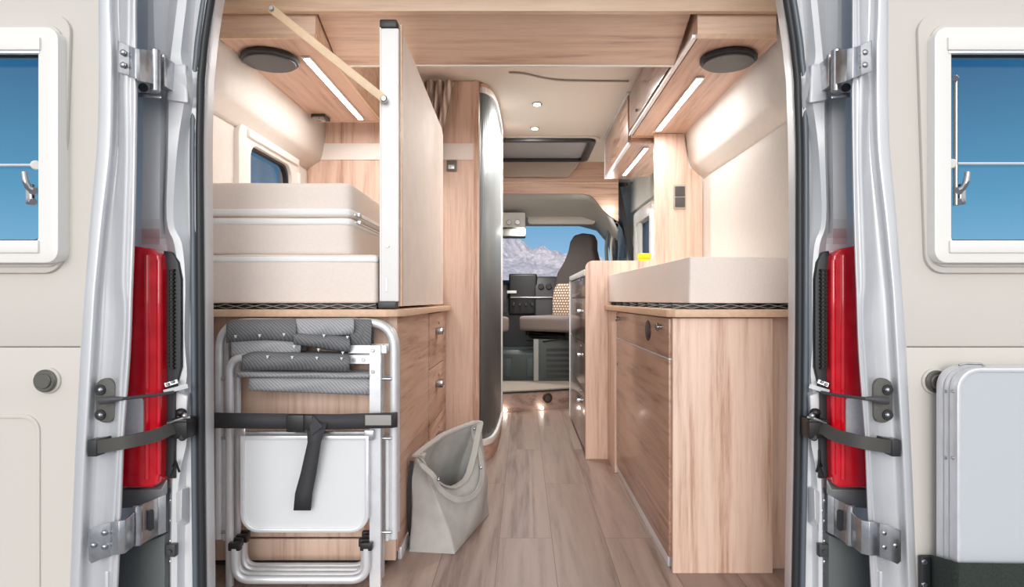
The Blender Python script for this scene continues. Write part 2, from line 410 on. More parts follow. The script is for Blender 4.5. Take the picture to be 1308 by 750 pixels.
bulge('trim_2', [(.979, 1.525), (.968, 1.535), (.920, 1.575), (.908, 1.592), (.902, 1.62), (.89, 1.70), (.88, 1.77), (.865, 2.03)], 2.30, 3.40, 'cream padded bulge along the top of the right wall')
# slanted linings just inside the rear opening
g = MB(); g.prism([(-.872, 1.70), (-.90, 1.70), (-1.16, 2.18), (-1.135, 2.18)], 'xy', 0, cz); struct('trim_3', g, pad, 'cream lining of the left rear pillar')
g = MB(); g.prism([(.757, 1.70), (.785, 1.70), (.99, 2.24), (.972, 2.24)], 'xy', 0, cz); struct('trim_4', g, pad, 'cream lining of the right rear pillar')

# ---- rear body pillars (pressed silver sheet) with rubber seal
rowsY = [-110, -40, 0, 50, 75, 100, 125, 190, 280, 312, 360, 430, 480, 520, 560, 600, 640, 700, 780, 860]
cols = {
 -110: (150, 175, 192, 200, 224, 238, 248, 268, 282), -40: (150, 175, 190, 196, 220, 232, 240, 256, 272),
 0: (150, 175, 190, 196, 217, 228, 238, 250, 265), 50: (150, 175, 190, 197, 215, 222, 232, 246, 260),
 75: (150, 175, 190, 199, 215, 219, 231, 245, 257), 100: (150, 174, 187, 202, 213, 217, 238, 245, 256), 125: (150, 174, 184, 204, 212, 217, 236, 246, 254),
 190: (150, 172, 184, 204, 212, 216, 226, 240, 252), 280: (150, 172, 182, 203, 209, 214, 221, 241, 250),
 312: (150, 172, 182, 204, 214, 224, 232, 243, 249), 360: (150, 172, 182, 204, 218, 229, 236, 243, 247),
 430: (150, 172, 182, 204, 218, 228, 235, 242, 246), 480: (150, 172, 182, 204, 216, 222, 238, 242, 246), 520: (150, 172, 182, 204, 216, 222, 232, 242, 246),
 560: (150, 172, 182, 204, 216, 222, 238, 241, 245), 600: (150, 172, 182, 204, 214, 222, 230, 238, 244), 640: (145, 165, 182, 204, 212, 221, 226, 238, 244),
 700: (145, 165, 182, 204, 211, 220, 226, 236, 243), 780: (140, 160, 180, 204, 212, 220, 226, 236, 243), 860: (140, 160, 180, 204, 212, 220, 226, 236, 243)}
dep = (1.655, 1.632, 1.614, 1.614, 1.655, 1.625, 1.632, 1.662, 1.650)
depledge = (1.668, 1.655, 1.648, 1.648, 1.668, 1.622, 1.620, 1.640, 1.655)
deplow = (1.69, 1.665, 1.655, 1.655, 1.660, 1.630, 1.632, 1.655, 1.655)
opening = [(-110, 296), (-40, 283), (0, 275.5), (50, 268), (100, 263), (190, 261), (375, 262), (600, 263), (780, 265), (860, 266)]
def msum(x): return interp([(175, 1262), (206, 1268), (240, 1274)], x)
def M(px, s): return px if s < 0 else msum(px)-px
def openx(py, s): return interp(opening, py) if s < 0 else 1274-interp(opening, py)+3*math.exp(-((py-400)/300)**2)
SIDES = ((-1, 'left'), (1, 'right'))
for s, nm in SIDES:
    g = MB(); rows = []
    for y in rowsY:
        c = cols[y]; d = depledge if y in (100, 125) else (deplow if y >= 312 else dep)
        row = [P(M(a, s), y, dd) for a, dd in zip(c, d)]
        row.append(P(openx(y, s)-s*(-1)*0, y, 1.665)); row.append(P(openx(y, s), y, 1.665)+Vector((-.002*s, .035, 0)))
        row.insert(0, P(M(c[0]-12, s), y, 1.72))
        rows.append(row)
    cols_ = [smooth_path([r_[k] for r_ in rows], 4) for k in range(len(rows[0]))]
    g.grid([[c_[j] for c_ in cols_] for j in range(len(cols_[0]))])
    struct('trim_%d' % (5 if s < 0 else 6), g, silver_b, 'pressed silver body pillar beside the rear opening, %s side' % nm, smooth=14,
           mods=[('SOLIDIFY', dict(thickness=.003))])
    g = MB(); g.hexa([P(M(a, s), b, dd) for a, b, dd in ((217, 82, 1.622), (237, 82, 1.622), (244, 84, 1.66), (214, 78, 1.66), (213, 128, 1.612), (240, 132, 1.612), (248, 132, 1.66), (212, 128, 1.66))], .006, 3)
    g.hexa([P(M(a, s), b, dd) for a, b, dd in ((225, 500, 1.618), (240, 506, 1.62), (244, 500, 1.655), (222, 498, 1.655), (225, 524, 1.618), (238, 528, 1.62), (242, 530, 1.655), (222, 526, 1.655))], .005, 3)
    g.hexa([P(M(a, s), b, dd) for a, b, dd in ((224, 630, 1.63), (232, 624, 1.618), (242, 622, 1.65), (224, 620, 1.655), (224, 668, 1.63), (231, 664, 1.618), (242, 668, 1.65), (224, 680, 1.655))], .005, 3)
    struct('trim_%d' % (22 if s < 0 else 23), g, silver_b, 'raised pressings in the silver body pillar, %s side' % nm)
    g = MB(); g.box(*sorted((X(M(211, s), 1.62), X(M(223, s), 1.62))), 1.632, 1.66, Z(760, 1.62), Z(626, 1.62), .003)
    for k in range(8): g.ball(P(M(217+(k % 2)*3, s), 640+k*13, 1.632), .004, (1, .5, 1.4), 8)
    struct('trim_%d' % (24 if s < 0 else 25), g, zinc, 'welded seam strip on the body pillar, %s side' % nm)
    # rubber door seal, double lip
    g = MB()
    p = [P(openx(y, s)+s*6, y, 1.650) for y in rowsY]; g.tube(p, (.011, .010), seg=10, up=(0, 1, 0), smooth=3)
    o1 = struct('trim_%d' % (7 if s < 0 else 8), g, rubber, 'black rubber seal round the rear opening, %s side' % nm)
    g = MB(); p = [P(openx(y, s)+s*14, y, 1.655) for y in rowsY]; g.tube(p, (.010, .009), seg=10, up=(0, 1, 0), smooth=3)
    obj('seal_lip', g, grey_seal, o1)
    # bracketry on the pillar: small black clip and weld bracket
    g = MB(); c = P(M(219, s), 703, 1.618); g.box(c.x-.012, c.x+.012, c.y-.006, c.y+.012, c.z-.016, c.z+.016, .002)
    g.cyl(c+Vector((0, -.011, 0)), c+Vector((0, -.004, 0)), .005, 10)
    struct('trim_%d' % (9 if s < 0 else 10), g, darkgrey, 'small dark clip on the %s body pillar' % nm)
    # black wiring cover behind the lamp
    g = MB(); g.tube([P(M(221, s), 575, 1.63), P(M(221, s), 610, 1.63)], (.008, .010), rect=True); g.tube([P(M(221, s), 596, 1.615), P(M(224, s), 588, 1.612), P(M(229, s), 603, 1.62)], .003, 6)
    struct('trim_%d' % (11 if s < 0 else 12), g, blackp, 'black sleeve under the %s tail light' % nm)
    # bumper corner
    g = MB()
    a, b = sorted((X(M(140, s), 1.62), X(M(212, s), 1.62)))
    g.prism([(a, Z(900, 1.62)), (b, Z(900, 1.62)), (b, Z(682 if s < 0 else 710, 1.62)), (a, Z(710 if s < 0 else 682, 1.62))], 'xz', 1.615, 1.66, .006)
    struct('trim_%d' % (13 if s < 0 else 14), g, mat('bumper_grey', srgb(98, 102, 102), .5), 'grey bumper corner below the %s hinge' % nm)

# ================================================================== tail lights
for s, nm in SIDES:
    y0, y1 = 1.590, 1.655
    base = P(M(188, s), 622, 1.62); base.z -= .0
    t = thing('tail_light', 'tall red tail light on the silver pillar at the %s of the opening' % nm, 'tail light', base, 'tail lights')
    g = MB(); pts = [(X(M(a, s), 1.60), Z(b, 1.60)) for a, b in ((150, 313), (172, 314), (195, 318), (206, 326), (208, 345), (208, 500), (207, 600), (204, 618), (196, 622), (146, 622))]
    g.prism(pts, 'xz', y0, y1, .007, 3); obj('red_lens', g, red, t)
    g = MB(); pts = [(X(M(a, s), 1.60), Z(b, 1.60)) for a, b in ((203, 319), (214, 322), (222, 334), (226, 356), (226, 470), (220, 492), (217, 600), (212, 612), (206, 612), (203, 600))]
    g.prism(pts, 'xz', y0+.028, y1+.004, .005); obj('housing', g, rubber, t)
    g = MB(); g.tube([P(M(219, s), y, 1.615) for y in (345, 400, 470)], (.006, .006), seg=8)
    for k in range(26):
        c = P(M(219, s), 345+k*5, 1.613); g.box(c.x-.008, c.x+.008, c.y-.006, c.y+.004, c.z-.0025, c.z+.0025)
    obj('ribbed_gasket', g, blackp, t)
    g = MB(); pts = [(X(M(a, s), 1.60), Z(b, 1.60)) for a, b in ((150, 507), (185, 508), (187, 512), (187, 552), (184, 556), (146, 556))]
    g.prism(pts, 'xz', y0-.003, y0+.01, .002); lab(obj('clear_lens', g, lamp_clear, t), 'clear reversing lens')
    g = MB(); g.tube([P(M(188, s), y, y0) for y in (326, 400, 500, 612)], (.007, .0065), 14); g.tube([P(M(203, s), y, y0+.003) for y in (332, 400, 500, 606)], (.006, .006), 12)
    obj_each('lens_rib', g, red, t)
    g = MB(); g.hexa([P(M(a, s), b, d) for a, b, d in ((150, 626, 1.61), (206, 626, 1.61), (214, 612, 1.615), (150, 622, 1.66), (150, 650, 1.61), (200, 646, 1.61), (214, 630, 1.615), (150, 650, 1.66))], .002)
    obj('mounting_bracket', g, mat('bracket_grey', srgb(126, 128, 130), .4, metal=.3), t)

# ================================================================== rear doors
Abound = [(-130, 131), (0, 128.5), (60, 129), (120, 129), (190, 127), (280, 118), (375, 111), (460, 105), (600, 98), (750, 92), (900, 86)]
Bline = [(-130, 146), (0, 141), (60, 144), (100, 144), (190, 143), (280, 132), (375, 123), (470, 117.5), (600, 109.5), (750, 103), (900, 98)]
Cin = [(-130, 166), (0, 162), (45, 162), (110, 158), (190, 160), (280, 157), (370, 154), (380, 158), (430, 157), (470, 153), (530, 151), (600, 147), (750, 137), (900, 130)]
Edge = [(-130, 178), (0, 174), (125, 175), (200, 174), (300, 172), (375, 169), (450, 167), (520, 161), (560, 158), (620, 156), (700, 153), (780, 149), (900, 142)]
drows = [-130, -60, 0, 45, 60, 90, 110, 130, 190, 240, 280, 330, 370, 385, 430, 470, 500, 530, 560, 600, 640, 700, 760, 830, 900]
DD = 1.50
for s, nm in SIDES:
    far = -250; hl, hr = -186, 54
    doorlbl = 'open rear door on the %s with a white framed window and beige lining' % nm
    d = struct('door_1' if s < 0 else 'door_2', None, None, doorlbl, loc=P(M(60, s), 900, DD))
    g = MB(); rows = []
    for y in drows:
        a, b, c, e_ = [interp(t_, y) for t_ in (Abound, Bline, Cin, Edge)]
        w = .9 if 45 <= y <= 110 else 1
        pr = [(a-3, DD+.004), (a+.5, DD-.003), (b-3, DD-.004), (b, DD-.001), (b+2.5, DD+.018), (b+9, DD+.027), (c-7, DD+.027), (c-2, DD+.014), (c, DD+.002), (c+3.5, DD-.003), ((c+e_)/2+1, DD+.006), (e_-3.5, DD-.002), (e_-.5, DD), (e_, DD+.012), (e_-1, DD+.06)]
        rows.append([P(M(q, s), y, dd) for q, dd in pr])
    g.grid(rows)
    obj('door_frame', g, silver, d, smooth=35, mods=[('SUBSURF', dict(levels=1, render_levels=2)), ('SOLIDIFY', dict(thickness=.002))])
    # beige linings
    def lining(y0, y1, ys, hole):
        g = MB(); rows = []; skip = set()
        Y = [y for y in ys]
        for i, y in enumerate(Y):
            xs = [far, hl, hr, interp(Abound, y)-1.0]
            rows.append([P(M(q, s), y, DD) for q in xs])
            if hole and Y[i] >= hole[0] and i+1 < len(Y) and Y[i+1] <= hole[1]: skip.add((i, 1))
        g.grid(rows, skip)
        for f in g.bm.faces:
            f.normal_update()
            if f.normal.y > 0: f.normal_flip()
        return g
    up = lining(0, 0, [-130, -60, 0, 56, 120, 190, 250, 314, 375, 443], (56, 314))
    obj('upper_lining', up, beige, d, mods=[('SOLIDIFY', dict(thickness=.055, offset=-1)), ('BEVEL', dict(width=.003, segments=2, limit_method='ANGLE'))])
    lo = lining(0, 0, [443.9, 500, 600, 700, 800, 900], None)
    obj('lower_lining', lo, beige, d, mods=[('SOLIDIFY', dict(thickness=.055, offset=-1)), ('BEVEL', dict(width=.003, segments=2, limit_method='ANGLE'))])
    def rr(x0, x1, y0, y1, r, dd=DD):
        a, b = sorted((X(M(x0, s), dd), X(M(x1, s), dd))); return rrect(a, b, Z(y1, dd), Z(y0, dd), r*dd/F, 6)
    ox = 0
    # moulded step round the window
    def slope(pts):   # the moulding tapers towards the bottom on its outer edge
        zt, zb = max(p[1] for p in pts), min(p[1] for p in pts); xm = sum(p[0] for p in pts)/len(pts)
        return [((p[0]+s*(.020*(zt-p[1])/(zt-zb) if (p[0]-xm)*-s > 0 else 0)), p[1]) for p in pts]
    wx0, wx1 = (-215, 74) if s < 0 else (-215, 68)
    g = MB(); g.ring(slope(rr(-232, 90, 17, 349, 24, DD-.01)), rr(wx0+10, wx1-12, 45, 328, 14, DD-.01), 'xz', DD-.010, DD+.001, .004)
    obj('window_surround', g, beige, d)
    g = MB(); g.ring(rr(wx0-1, wx1+5, 31, 341, 20, DD-.016), rr(wx0+12, wx1-14, 48, 324, 14, DD-.016), 'xz', DD-.016, DD-.004, .004)
    obj('window_seat', g, beige, d)
    g = MB(); g.ring(rr(wx0, wx1, 34, 336, 16, DD-.036), rr(wx0+24, 48 if s < 0 else 46, 62, 308, 5, DD-.036), 'xz', DD-.036, DD+.03, .005)
    fr = obj('window_frame', g, frame_pl, d)
    g = MB(); g.box(*sorted((X(M(wx0+20, s), DD-.04), X(M(51, s), DD-.04))), DD-.042, DD-.030, Z(64, DD-.04), Z(47, DD-.04), .004)
    obj('blind_cassette', g, frame_pl, fr)
    g = MB(); g.box(*sorted((X(M(wx0+22, s), DD-.04), X(M(49, s), DD-.04))), DD-.038, DD-.028, Z(67.5, DD-.04), Z(64, DD-.04), .001)
    lab(obj('blind_pull_bar', g, alu, fr), 'grey aluminium blind bar')
    g = MB(); g.box(*sorted((X(M(wx0+24, s), DD-.04), X(M(49, s), DD-.04))), DD-.042, DD-.030, Z(323, DD-.04), Z(307, DD-.04), .003)
    obj('lower_rail', g, frame_pl, fr)
    g = MB(); g.ring(rr(wx0+22, 58, 54, 316, 9), rr(wx0+30, 53, 72, 306, 12), 'xz', DD+.002, DD+.014, .002)
    obj('window_gasket', g, rubber, fr)
    g = MB(); g.prism(rr(wx0+24, 56, 56, 314, 9), 'xz', DD+.006, DD+.010)
    lab(obj('window_pane', g, glass_tint, fr), 'blue tinted acrylic pane')
    g = MB(); yy = 211 if s < 0 else 209
    g.tube([P(M(wx0+26, s), yy, DD-.006), P(M(52, s), yy, DD-.006)], .0035, 8); lab(obj('locking_bar', g, alu, fr), 'thin horizontal metal rod')
    g = MB(); g.cyl(P(M(46, s), yy, DD-.02), P(M(46, s), yy, DD+.0), .011, 16, .002); obj('rod_end', g, frame_pl, fr)
    g = MB(); cxp = 34 if s < 0 else 29
    g.tube([P(M(cxp+8, s), 243, DD-.022), P(M(cxp+3, s), 240, DD-.026), P(M(cxp-1, s), 232, DD-.030), P(M(cxp-3, s), 220, DD-.030)], [(.006, .007), (.007, .007), (.006, .006), (.004, .004)], 10, smooth=4)
    g.cyl(P(M(cxp+9, s), 244, DD-.024), P(M(cxp+9, s), 244, DD-.002), .010, 14, .002); g.cyl(P(M(cxp+8, s), 258, DD-.022), P(M(cxp+8, s), 258, DD-.002), .009, 14, .002)
    g.box(*sorted((X(M(cxp+4, s), DD), X(M(cxp+12, s), DD))), DD-.014, DD-.002, Z(262, DD), Z(236, DD), .003)
    lab(obj('window_catch', g, chrome, fr), 'curved chrome window catch')
    if s > 0:
        g = MB(); g.tube([P(1220.5, 97, DD-.016), P(1220.5, 262, DD-.016)], (.006, .005), seg=10)
        g.cyl(P(1220.5, 100, DD-.026), P(1220.5, 100, DD-.002), .007, 12, .001); obj('window_stay', g, chrome, fr)
    # moulded pocket outline on the lower lining
    g = MB(); g.ring(rr(-230, 52, 529, 900, 22), rr(-224, 48, 534, 895, 19), 'xz', DD-.004, DD+.001, .0018)
    obj('pocket_moulding', g, beige, d)
    # round latch button
    kx, ky = (62, 486) if s < 0 else (69, 487)
    g = MB(); c = P(M(kx, s), ky, DD); g.cyl(c+Vector((0, -.008, 0)), c+Vector((0, .002, 0)), .031, 32, .003); ro = obj('button_rosette', g, frame_pl if 0 else beige, d)
    g = MB(); g.cyl(c+Vector((0, -.016, 0)), c+Vector((0, -.006, 0)), .027, 32, .003); g.cyl(c+Vector((0, -.020, 0)), c+Vector((0, -.014, 0)), .018, 28, .002)
    lab(obj('latch_button', g, mat('button_steel', srgb(120, 118, 112), .35, metal=.8), d), 'round grey metal button')
    # oval check plate + rod
    g = MB(); pl = [(X(M(130, s), DD)+.024*math.cos(a)*(1), Z(513, DD)+.024*math.sin(a)+(.030 if math.sin(a) > 0 else -.030)) for a in [math.pi*2*k/28 for k in range(28)]]
    g.prism(pl, 'xz', DD+.012, DD+.026, .003); obj('check_plate', g, mat('plate_dark', srgb(92, 90, 86), .5, noise=.1, nscale=150), d)
    g = MB()
    for y in (498, 530): c = P(M(128.5, s), y, DD+.012); g.cyl(c+Vector((0, -.004, 0)), c+Vector((0, .004, 0)), .013, 16, .001)
    obj_each('plate_recess', g, rubber, d)
    g = MB()
    for y in (498, 530): c = P(M(128.5, s), y, DD+.006); g.ball(c, .006)
    obj_each('plate_bolt', g, zinc, d)
    g = MB(); g.tube([P(M(a, s), b, dd) for a, b, dd in ((128, 512, DD-.006), (140, 511, DD-.010), (155, 509, DD-.006))], [(.008, .010), (.007, .009), (.003, .004)], 10)
    g.tube([P(M(a, s), b, dd) for a, b, dd in ((140, 511, DD-.012), (156, 509.5, DD-.008), (205, 504, 1.565), (222, 501, 1.59))], (.0032, .004), 8)
    obj('check_arm', g, darkgrey, d)
    g = MB(); g.tube([P(M(a, s), b, dd) for a, b, dd in ((209, 501, 1.585), (225, 497, 1.60), (240, 493, 1.612))], (.004, .0055), rect=True, up=(0, 1, 0))
    for a, b in ((214, 491), (220, 488)): g.ball(P(M(a, s), b, 1.60), .004)
    g.tube([P(M(211, s), 492, 1.605), P(M(227, s), 487, 1.61)], (.003, .005), rect=True, up=(0, 1, 0))
    obj('arm_bracket', g, zinc, d)
    # strap and strap block
    g = MB(); g.tube([P(M(a, s), b, dd) for a, b, dd in ((121, 571, DD-.003), (135, 569.5, DD-.010), (165, 564, 1.50), (200, 556, 1.545), (216, 549, 1.575), (228, 545, 1.60))], (.0035, .0155), rect=True, up=(0, 1, 0), smooth=4)
    obj('retaining_strap', g, mat('strap_grey', srgb(72, 70, 66), .55), d)
    g = MB(); a = P(M(121, s), 571, DD); g.box(a.x-.010, a.x+.012, DD-.012, DD+.022, a.z-.021, a.z+.019, .003)
    g.prism([(X(M(q, s), DD), Z(w_, DD)) for q, w_ in ((117, 562), (135, 559), (135, 563), (120, 566), (120, 581), (117, 581))], 'xz', DD+.0, DD+.024)
    obj('strap_anchor', g, rubber, d)
    g = MB(); a = P(M(232, s), 546, 1.60); g.box(a.x-.021, a.x+.021, 1.585, 1.635, a.z-.027, a.z+.024, .005); g.ball(P(M(231, s), 527, 1.615), .014, (1, .8, .8))
    g.box(a.x-.024, a.x+.024, 1.578, 1.60, a.z+.016, a.z+.023, .002); g.cyl(P(M(233, s), 559, 1.585), P(M(233, s), 559, 1.61), .009, 12, .002)
    obj('strap_block', g, blackp, d)
    g = MB(); a = P(M(236, s), 531, 1.58); g.ball(a, .007); g.tube([P(M(214, s), 541, 1.58), P(M(232, s), 535, 1.58), P(M(243, s), 533, 1.585)], .003, 6); obj('block_pin', g, zinc, d)
    # upper hinge
    hg = MB(); lf = []
    for q, dd in ((150, DD-.004), (153, DD-.006), (165, DD-.006), (168, DD-.020), (173, DD-.026), (179, DD-.020), (184, DD+.006), (192, DD+.035), (198, DD+.050)):
        k = (q-150)/48; lf.append([P(M(q, s), 52+10*min(1, k*2)+(6*max(0, k-.5)), dd), P(M(q, s), 92+10*min(1, k*1.6)+(9*max(0, k-.4)), dd)])
    hg.grid(lf); h = obj('upper_hinge', hg, zinc, d, mods=[('SOLIDIFY', dict(thickness=.005)), ('BEVEL', dict(width=.001, segments=2))])
    g = MB(); g.cyl(P(M(198.5, s), 63, 1.555), P(M(198.5, s), 118, 1.555), .0115, 18, .003); g.cyl(P(M(209, s), 70, 1.60), P(M(209, s), 114, 1.60), .007, 12, .002)
    g.box(*sorted((X(M(203, s), 1.59), X(M(214, s), 1.59))), 1.58, 1.64, Z(112, 1.59), Z(74, 1.59), .003)
    g.hexa([P(M(a, s), b, dd) for a, b, dd in ((176, 118, 1.57), (206, 122, 1.57), (208, 120, 1.66), (176, 118, 1.66), (176, 124, 1.57), (206, 126, 1.57), (208, 124, 1.66), (176, 124, 1.66))], .002)
    obj('hinge_knuckle', g, zinc, h)
    g = MB()
    for y in (67, 83): g.ball(P(M(157, s), y, DD-.010), .0075, (1, .6, 1))
    obj_each('hinge_bolt', g, chrome, h)
    g = MB(); g.cyl(P(M(183, s), 112, 1.56), P(M(183, s), 112, 1.60), .011, 14, .003); obj('hinge_bush', g, rubber, h)
    # lower hinge
    hg = MB(); lf = []
    for q, dd, t0, b0 in ((113, DD-.002, 677, 716), (117, DD-.005, 675, 720), (128, DD-.005, 671, 715), (141, DD-.006, 667, 711), (145, DD-.016, 666, 709), (152, DD-.020, 666, 709), (160, DD-.010, 664, 707), (166, DD+.012, 660, 702), (172, DD+.035, 655, 697)):
        lf.append([P(M(q, s), t0, dd), P(M(q, s), b0, dd)])
    hg.grid(lf); h = obj('lower_hinge', hg, zinc, d, mods=[('SOLIDIFY', dict(thickness=.005)), ('BEVEL', dict(width=.001, segments=2))])
    g = MB(); g.cyl(P(M(176, s), 645, 1.548), P(M(176, s), 697, 1.548), .0105, 18, .003)
    g.hexa([P(M(a, s), b, dd) for a, b, dd in ((178, 646, 1.545), (202, 636, 1.60), (202, 636, 1.606), (178, 646, 1.551), (178, 697, 1.545), (202, 684, 1.60), (202, 684, 1.606), (178, 697, 1.551))], .001)
    g.hexa([P(M(a, s), b, dd) for a, b, dd in ((202, 636, 1.60), (212, 632, 1.61), (212, 632, 1.625), (202, 636, 1.615), (202, 684, 1.60), (212, 680, 1.61), (212, 680, 1.625), (202, 684, 1.615))], .001)
    obj('hinge_knuckle', g, zinc, h)
    g = MB(); a = P(M(193.5, s), 664, 1.572); pl = rrect(a.x-.0065, a.x+.0065, a.z-.026, a.z+.026, .006, 5); g.prism(pl, 'xz', 1.566, 1.572); obj('hinge_slot', g, rubber, h)
    g = MB()
    for a, b in ((133, 681), (119, 697), (133, 699)): g.ball(P(M(a, s), b, DD-.008), .0070, (1, .6, 1))
    obj_each('hinge_bolt', g, chrome, h)
    g = MB(); 
    rg_ = rr(136, 141, 728, 800, 2.4); g.prism(rg_, 'xz', DD-.008, DD+.01, .002); obj('frame_slot', g, silver, d)
# ================================================================== rear header + beam
g = MB(); g.box(-1.05, .90, 2.135, 2.161, Z(14, 2.135), Z(-40, 2.135), .002); struct('trim_15', g, wood_h, 'light wood header board across the top of the opening')
zt, zb = Z(15, 2.17), 1.77
g = MB(); g.prism([(2.163, zt+.10), (2.163, zt), (2.415, zb+.002), (2.425, zb+.002), (2.425, zt+.10)], 'yz', -.712, .583, .001)
bm_ = thing('ceiling_beam', 'wide brown wooden beam running across above the beds', 'beam', (0, 2.3, zb))
obj('beam_board', g, wood_beam, bm_)
g = MB(); g.box(-.70, .585, 2.415, 2.43, zb-.001, zb+.012); lab(obj('edge_strip', g, white_pl, bm_), 'thin pale lower edge')

def locker(name, lbl, x0, x1, y0, y1, z0, z1, face, loc):
    t = thing(name, lbl, 'overhead locker', loc)
    return t
# ---- left overhead locker
t = thing('overhead_locker', 'wooden overhead locker along the left wall above the cushion stack', 'locker', (-.88, 2.65, 1.77))
g = MB(); g.box(-1.052, -.718, 2.165, 3.17, 1.782, cz-.002); obj('body', g, wood_beam, t)
g = MB(); g.prism([(-1.052, 2.168), (-.722, 2.168), (-.728, 3.17), (-1.052, 3.17)], 'xy', 1.77, 1.782); obj('underside_board', g, wood_y, t)
g = MB(); g.box(-1.052, -.718, 2.160, 2.168, 1.768, 1.784); g.box(-.722, -.714, 2.168, 3.17, 1.766, 1.786); g.box(-1.05, -.718, 3.165, 3.175, 1.766, 1.786)
obj_each('edge_strip', g, edge_wood, t)
g = MB(); g.box(-.822, -.788, 2.32, 3.12, 1.762, 1.7695, .002); obj('light_channel', g, alu, t)
g = MB(); g.box(-.816, -.794, 2.33, 3.11, 1.7595, 1.7635, .001); lab(obj('led_strip', g, led, t), 'glowing white light strip')
# ---- right rear overhead locker
t = thing('overhead_locker', 'wooden overhead locker above the right hand bed, nearest the opening', 'locker', (.74, 2.8, 1.77))
g = MB(); g.box(.604, .876, 2.165, 3.46, 1.782, cz-.002); obj('body', g, wood_beam, t)
g = MB(); g.box(.606, .885, 2.168, 3.46, 1.77, 1.782); obj('underside_board', g, wood_y, t)
g = MB(); g.box(.60, .875, 2.160, 2.168, 1.768, 1.784); g.box(.60, .90, 3.455, 3.466, 1.764, 1.786); obj_each('edge_strip', g, edge_wood, t)
g = MB(); g.box(.586, .604, 2.44, 3.455, 1.80, cz-.03, .002); dr = obj('flap_door', g, wood_dk, t)
g = MB(); g.cyl((.586, 3.22, 1.84), (.576, 3.22, 1.84), .008, 14, .001); obj('door_button', g, chrome, dr)
g = MB(); g.box(.586, .604, 2.17, 3.455, 1.774, 1.786, .002); g.box(.583, .590, 2.17, 3.455, 1.770, 1.775, .001); lab(obj('metal_rail', g, alu, t), 'aluminium rail along the door edge')
g = MB(); g.box(.70, .735, 2.53, 3.33, 1.762, 1.7695, .002); obj('light_channel', g, alu, t)
g = MB(); g.box(.706, .729, 2.54, 3.32, 1.7595, 1.7635, .001); lab(obj('led_strip', g, led, t), 'glowing white light strip')
# ---- right kitchen overhead locker
t = thing('overhead_locker', 'brown overhead locker over the kitchen, beyond the rear one', 'locker', (.7, 4.0, 1.735))
g = MB(); g.box(.604, .90, 3.50, 4.48, 1.745, cz-.002); obj('body', g, wood_y, t)
g = MB(); g.prism([(.604, 3.47), (.90, 3.47), (.90, 4.2), (.78, 4.48), (.604, 4.48)], 'xy', 1.733, 1.745); obj('underside_board', g, wood_gloss, t)
g = MB(); g.box(.586, .604, 3.50, 4.48, 1.750, cz-.02, .002); dr = obj('flap_door', g, wood_dk, t)
g = MB(); g.box(.586, .604, 3.50, 4.48, 1.733, 1.747, .002); g.box(.583, .604, 3.50, 4.48, cz-.018, cz-.001, .002); g.box(.583, .604, 4.48, 4.49, 1.733, cz-.001); lab(obj('metal_rail', g, alu, t), 'aluminium rail along the door edge')
g = MB(); g.cyl((.586, 4.2, 1.80), (.576, 4.2, 1.80), .008, 14, .001); obj('door_button', g, chrome, dr)
g = MB(); g.box(.686, .714, 3.55, 4.33, 1.725, 1.7325, .002); obj('light_channel', g, alu, t)
g = MB(); g.box(.690, .710, 3.56, 4.32, 1.7225, 1.7265, .001); lab(obj('led_strip', g, led, t), 'glowing white light strip')
# real light of the three strips
for nm, x, y0, y1, z, en in (('led_left', -.805, 2.33, 3.11, 1.757, 3.8), ('led_right', .717, 2.54, 3.32, 1.757, 3.4), ('led_kitchen', .70, 3.56, 4.32, 1.72, 5)):
    l = bpy.data.lights.new(nm, 'AREA'); l.shape = 'RECTANGLE'; l.size = .02; l.size_y = y1-y0; l.energy = en; l.color = (.96, .98, 1.0)
    o = bpy.data.objects.new(nm, l); COL.objects.link(o); o.location = (x, (y0+y1)/2, z); o.rotation_euler = (0, 0, 0)
# speakers
for x, nm in ((-.94, 'left overhead locker, beside the strip light'), (.764, 'right rear overhead locker, near the cream wall')):
    t = thing('loudspeaker', 'round black speaker grille under the ' + nm, 'speaker', (x, 2.33, 1.745), 'ceiling loudspeakers')
    g = MB(); g.cyl((x, 2.33, 1.748), (x, 2.33, 1.7695), .103, 48, .006); obj('rim', g, rubber, t)
    g = MB(); g.cyl((x, 2.33, 1.742), (x, 2.33, 1.750), .092, 48, .003); obj('grille', g, darkgrey, t)
# catch under left locker
t = thing('locker_catch', 'small chrome catch under the far end of the left overhead locker', 'catch', (-.99, 3.07, 1.735))
g = MB(); g.box(-1.03, -.96, 3.04, 3.12, 1.752, 1.7695, .003); obj('base_plate', g, darkgrey, t)
g = MB(); g.box(-1.02, -.965, 3.03, 3.07, 1.738, 1.754, .004); g.cyl((-1.0, 3.03, 1.745), (-.985, 3.03, 1.745), .007, 10); obj('latch', g, chrome, t)

# ================================================================== left partition / bathroom
g = MB(); g.box(LX+.002, -.232, 3.33, 3.35, .0, cz-.002); pt = struct('wall_partition', g, wood_v, 'wooden partition wall behind the left bed')
g = MB(); g.box(LX+.01, -.262, 3.322, 3.331, Z(204, 3.322), Z(183, 3.322), .001)
tag(obj('cream_wall_strip', g, mat('cream_strip', srgb(248, 240, 232), .5), None), 'long cream strip fixed across the wooden partition behind the bed', 'wall strip')
g = MB(); g.box(-.262+.0, -.232, 3.318, 3.352, 0, cz-.002, .003); tag(obj('corner_post', g, wood_v), 'light wooden corner post beside the grey curved cabin', 'post')
t = thing('coat_hook', 'small square grey metal fitting below the cream strip', 'hook', (-.385, 3.32, Z(218, 3.32)))
g = MB(); g.box(-.405, -.352, 3.318, 3.3295, Z(219, 3.32), Z(205, 3.32), .003); obj('plate', g, mat('fitting_grey', srgb(110, 108, 100), .4, metal=.5), t)
g = MB(); g.box(-.395, -.362, 3.305, 3.318, Z(217, 3.32), Z(211, 3.32), .003); obj('hook_bar', g, zinc, t)
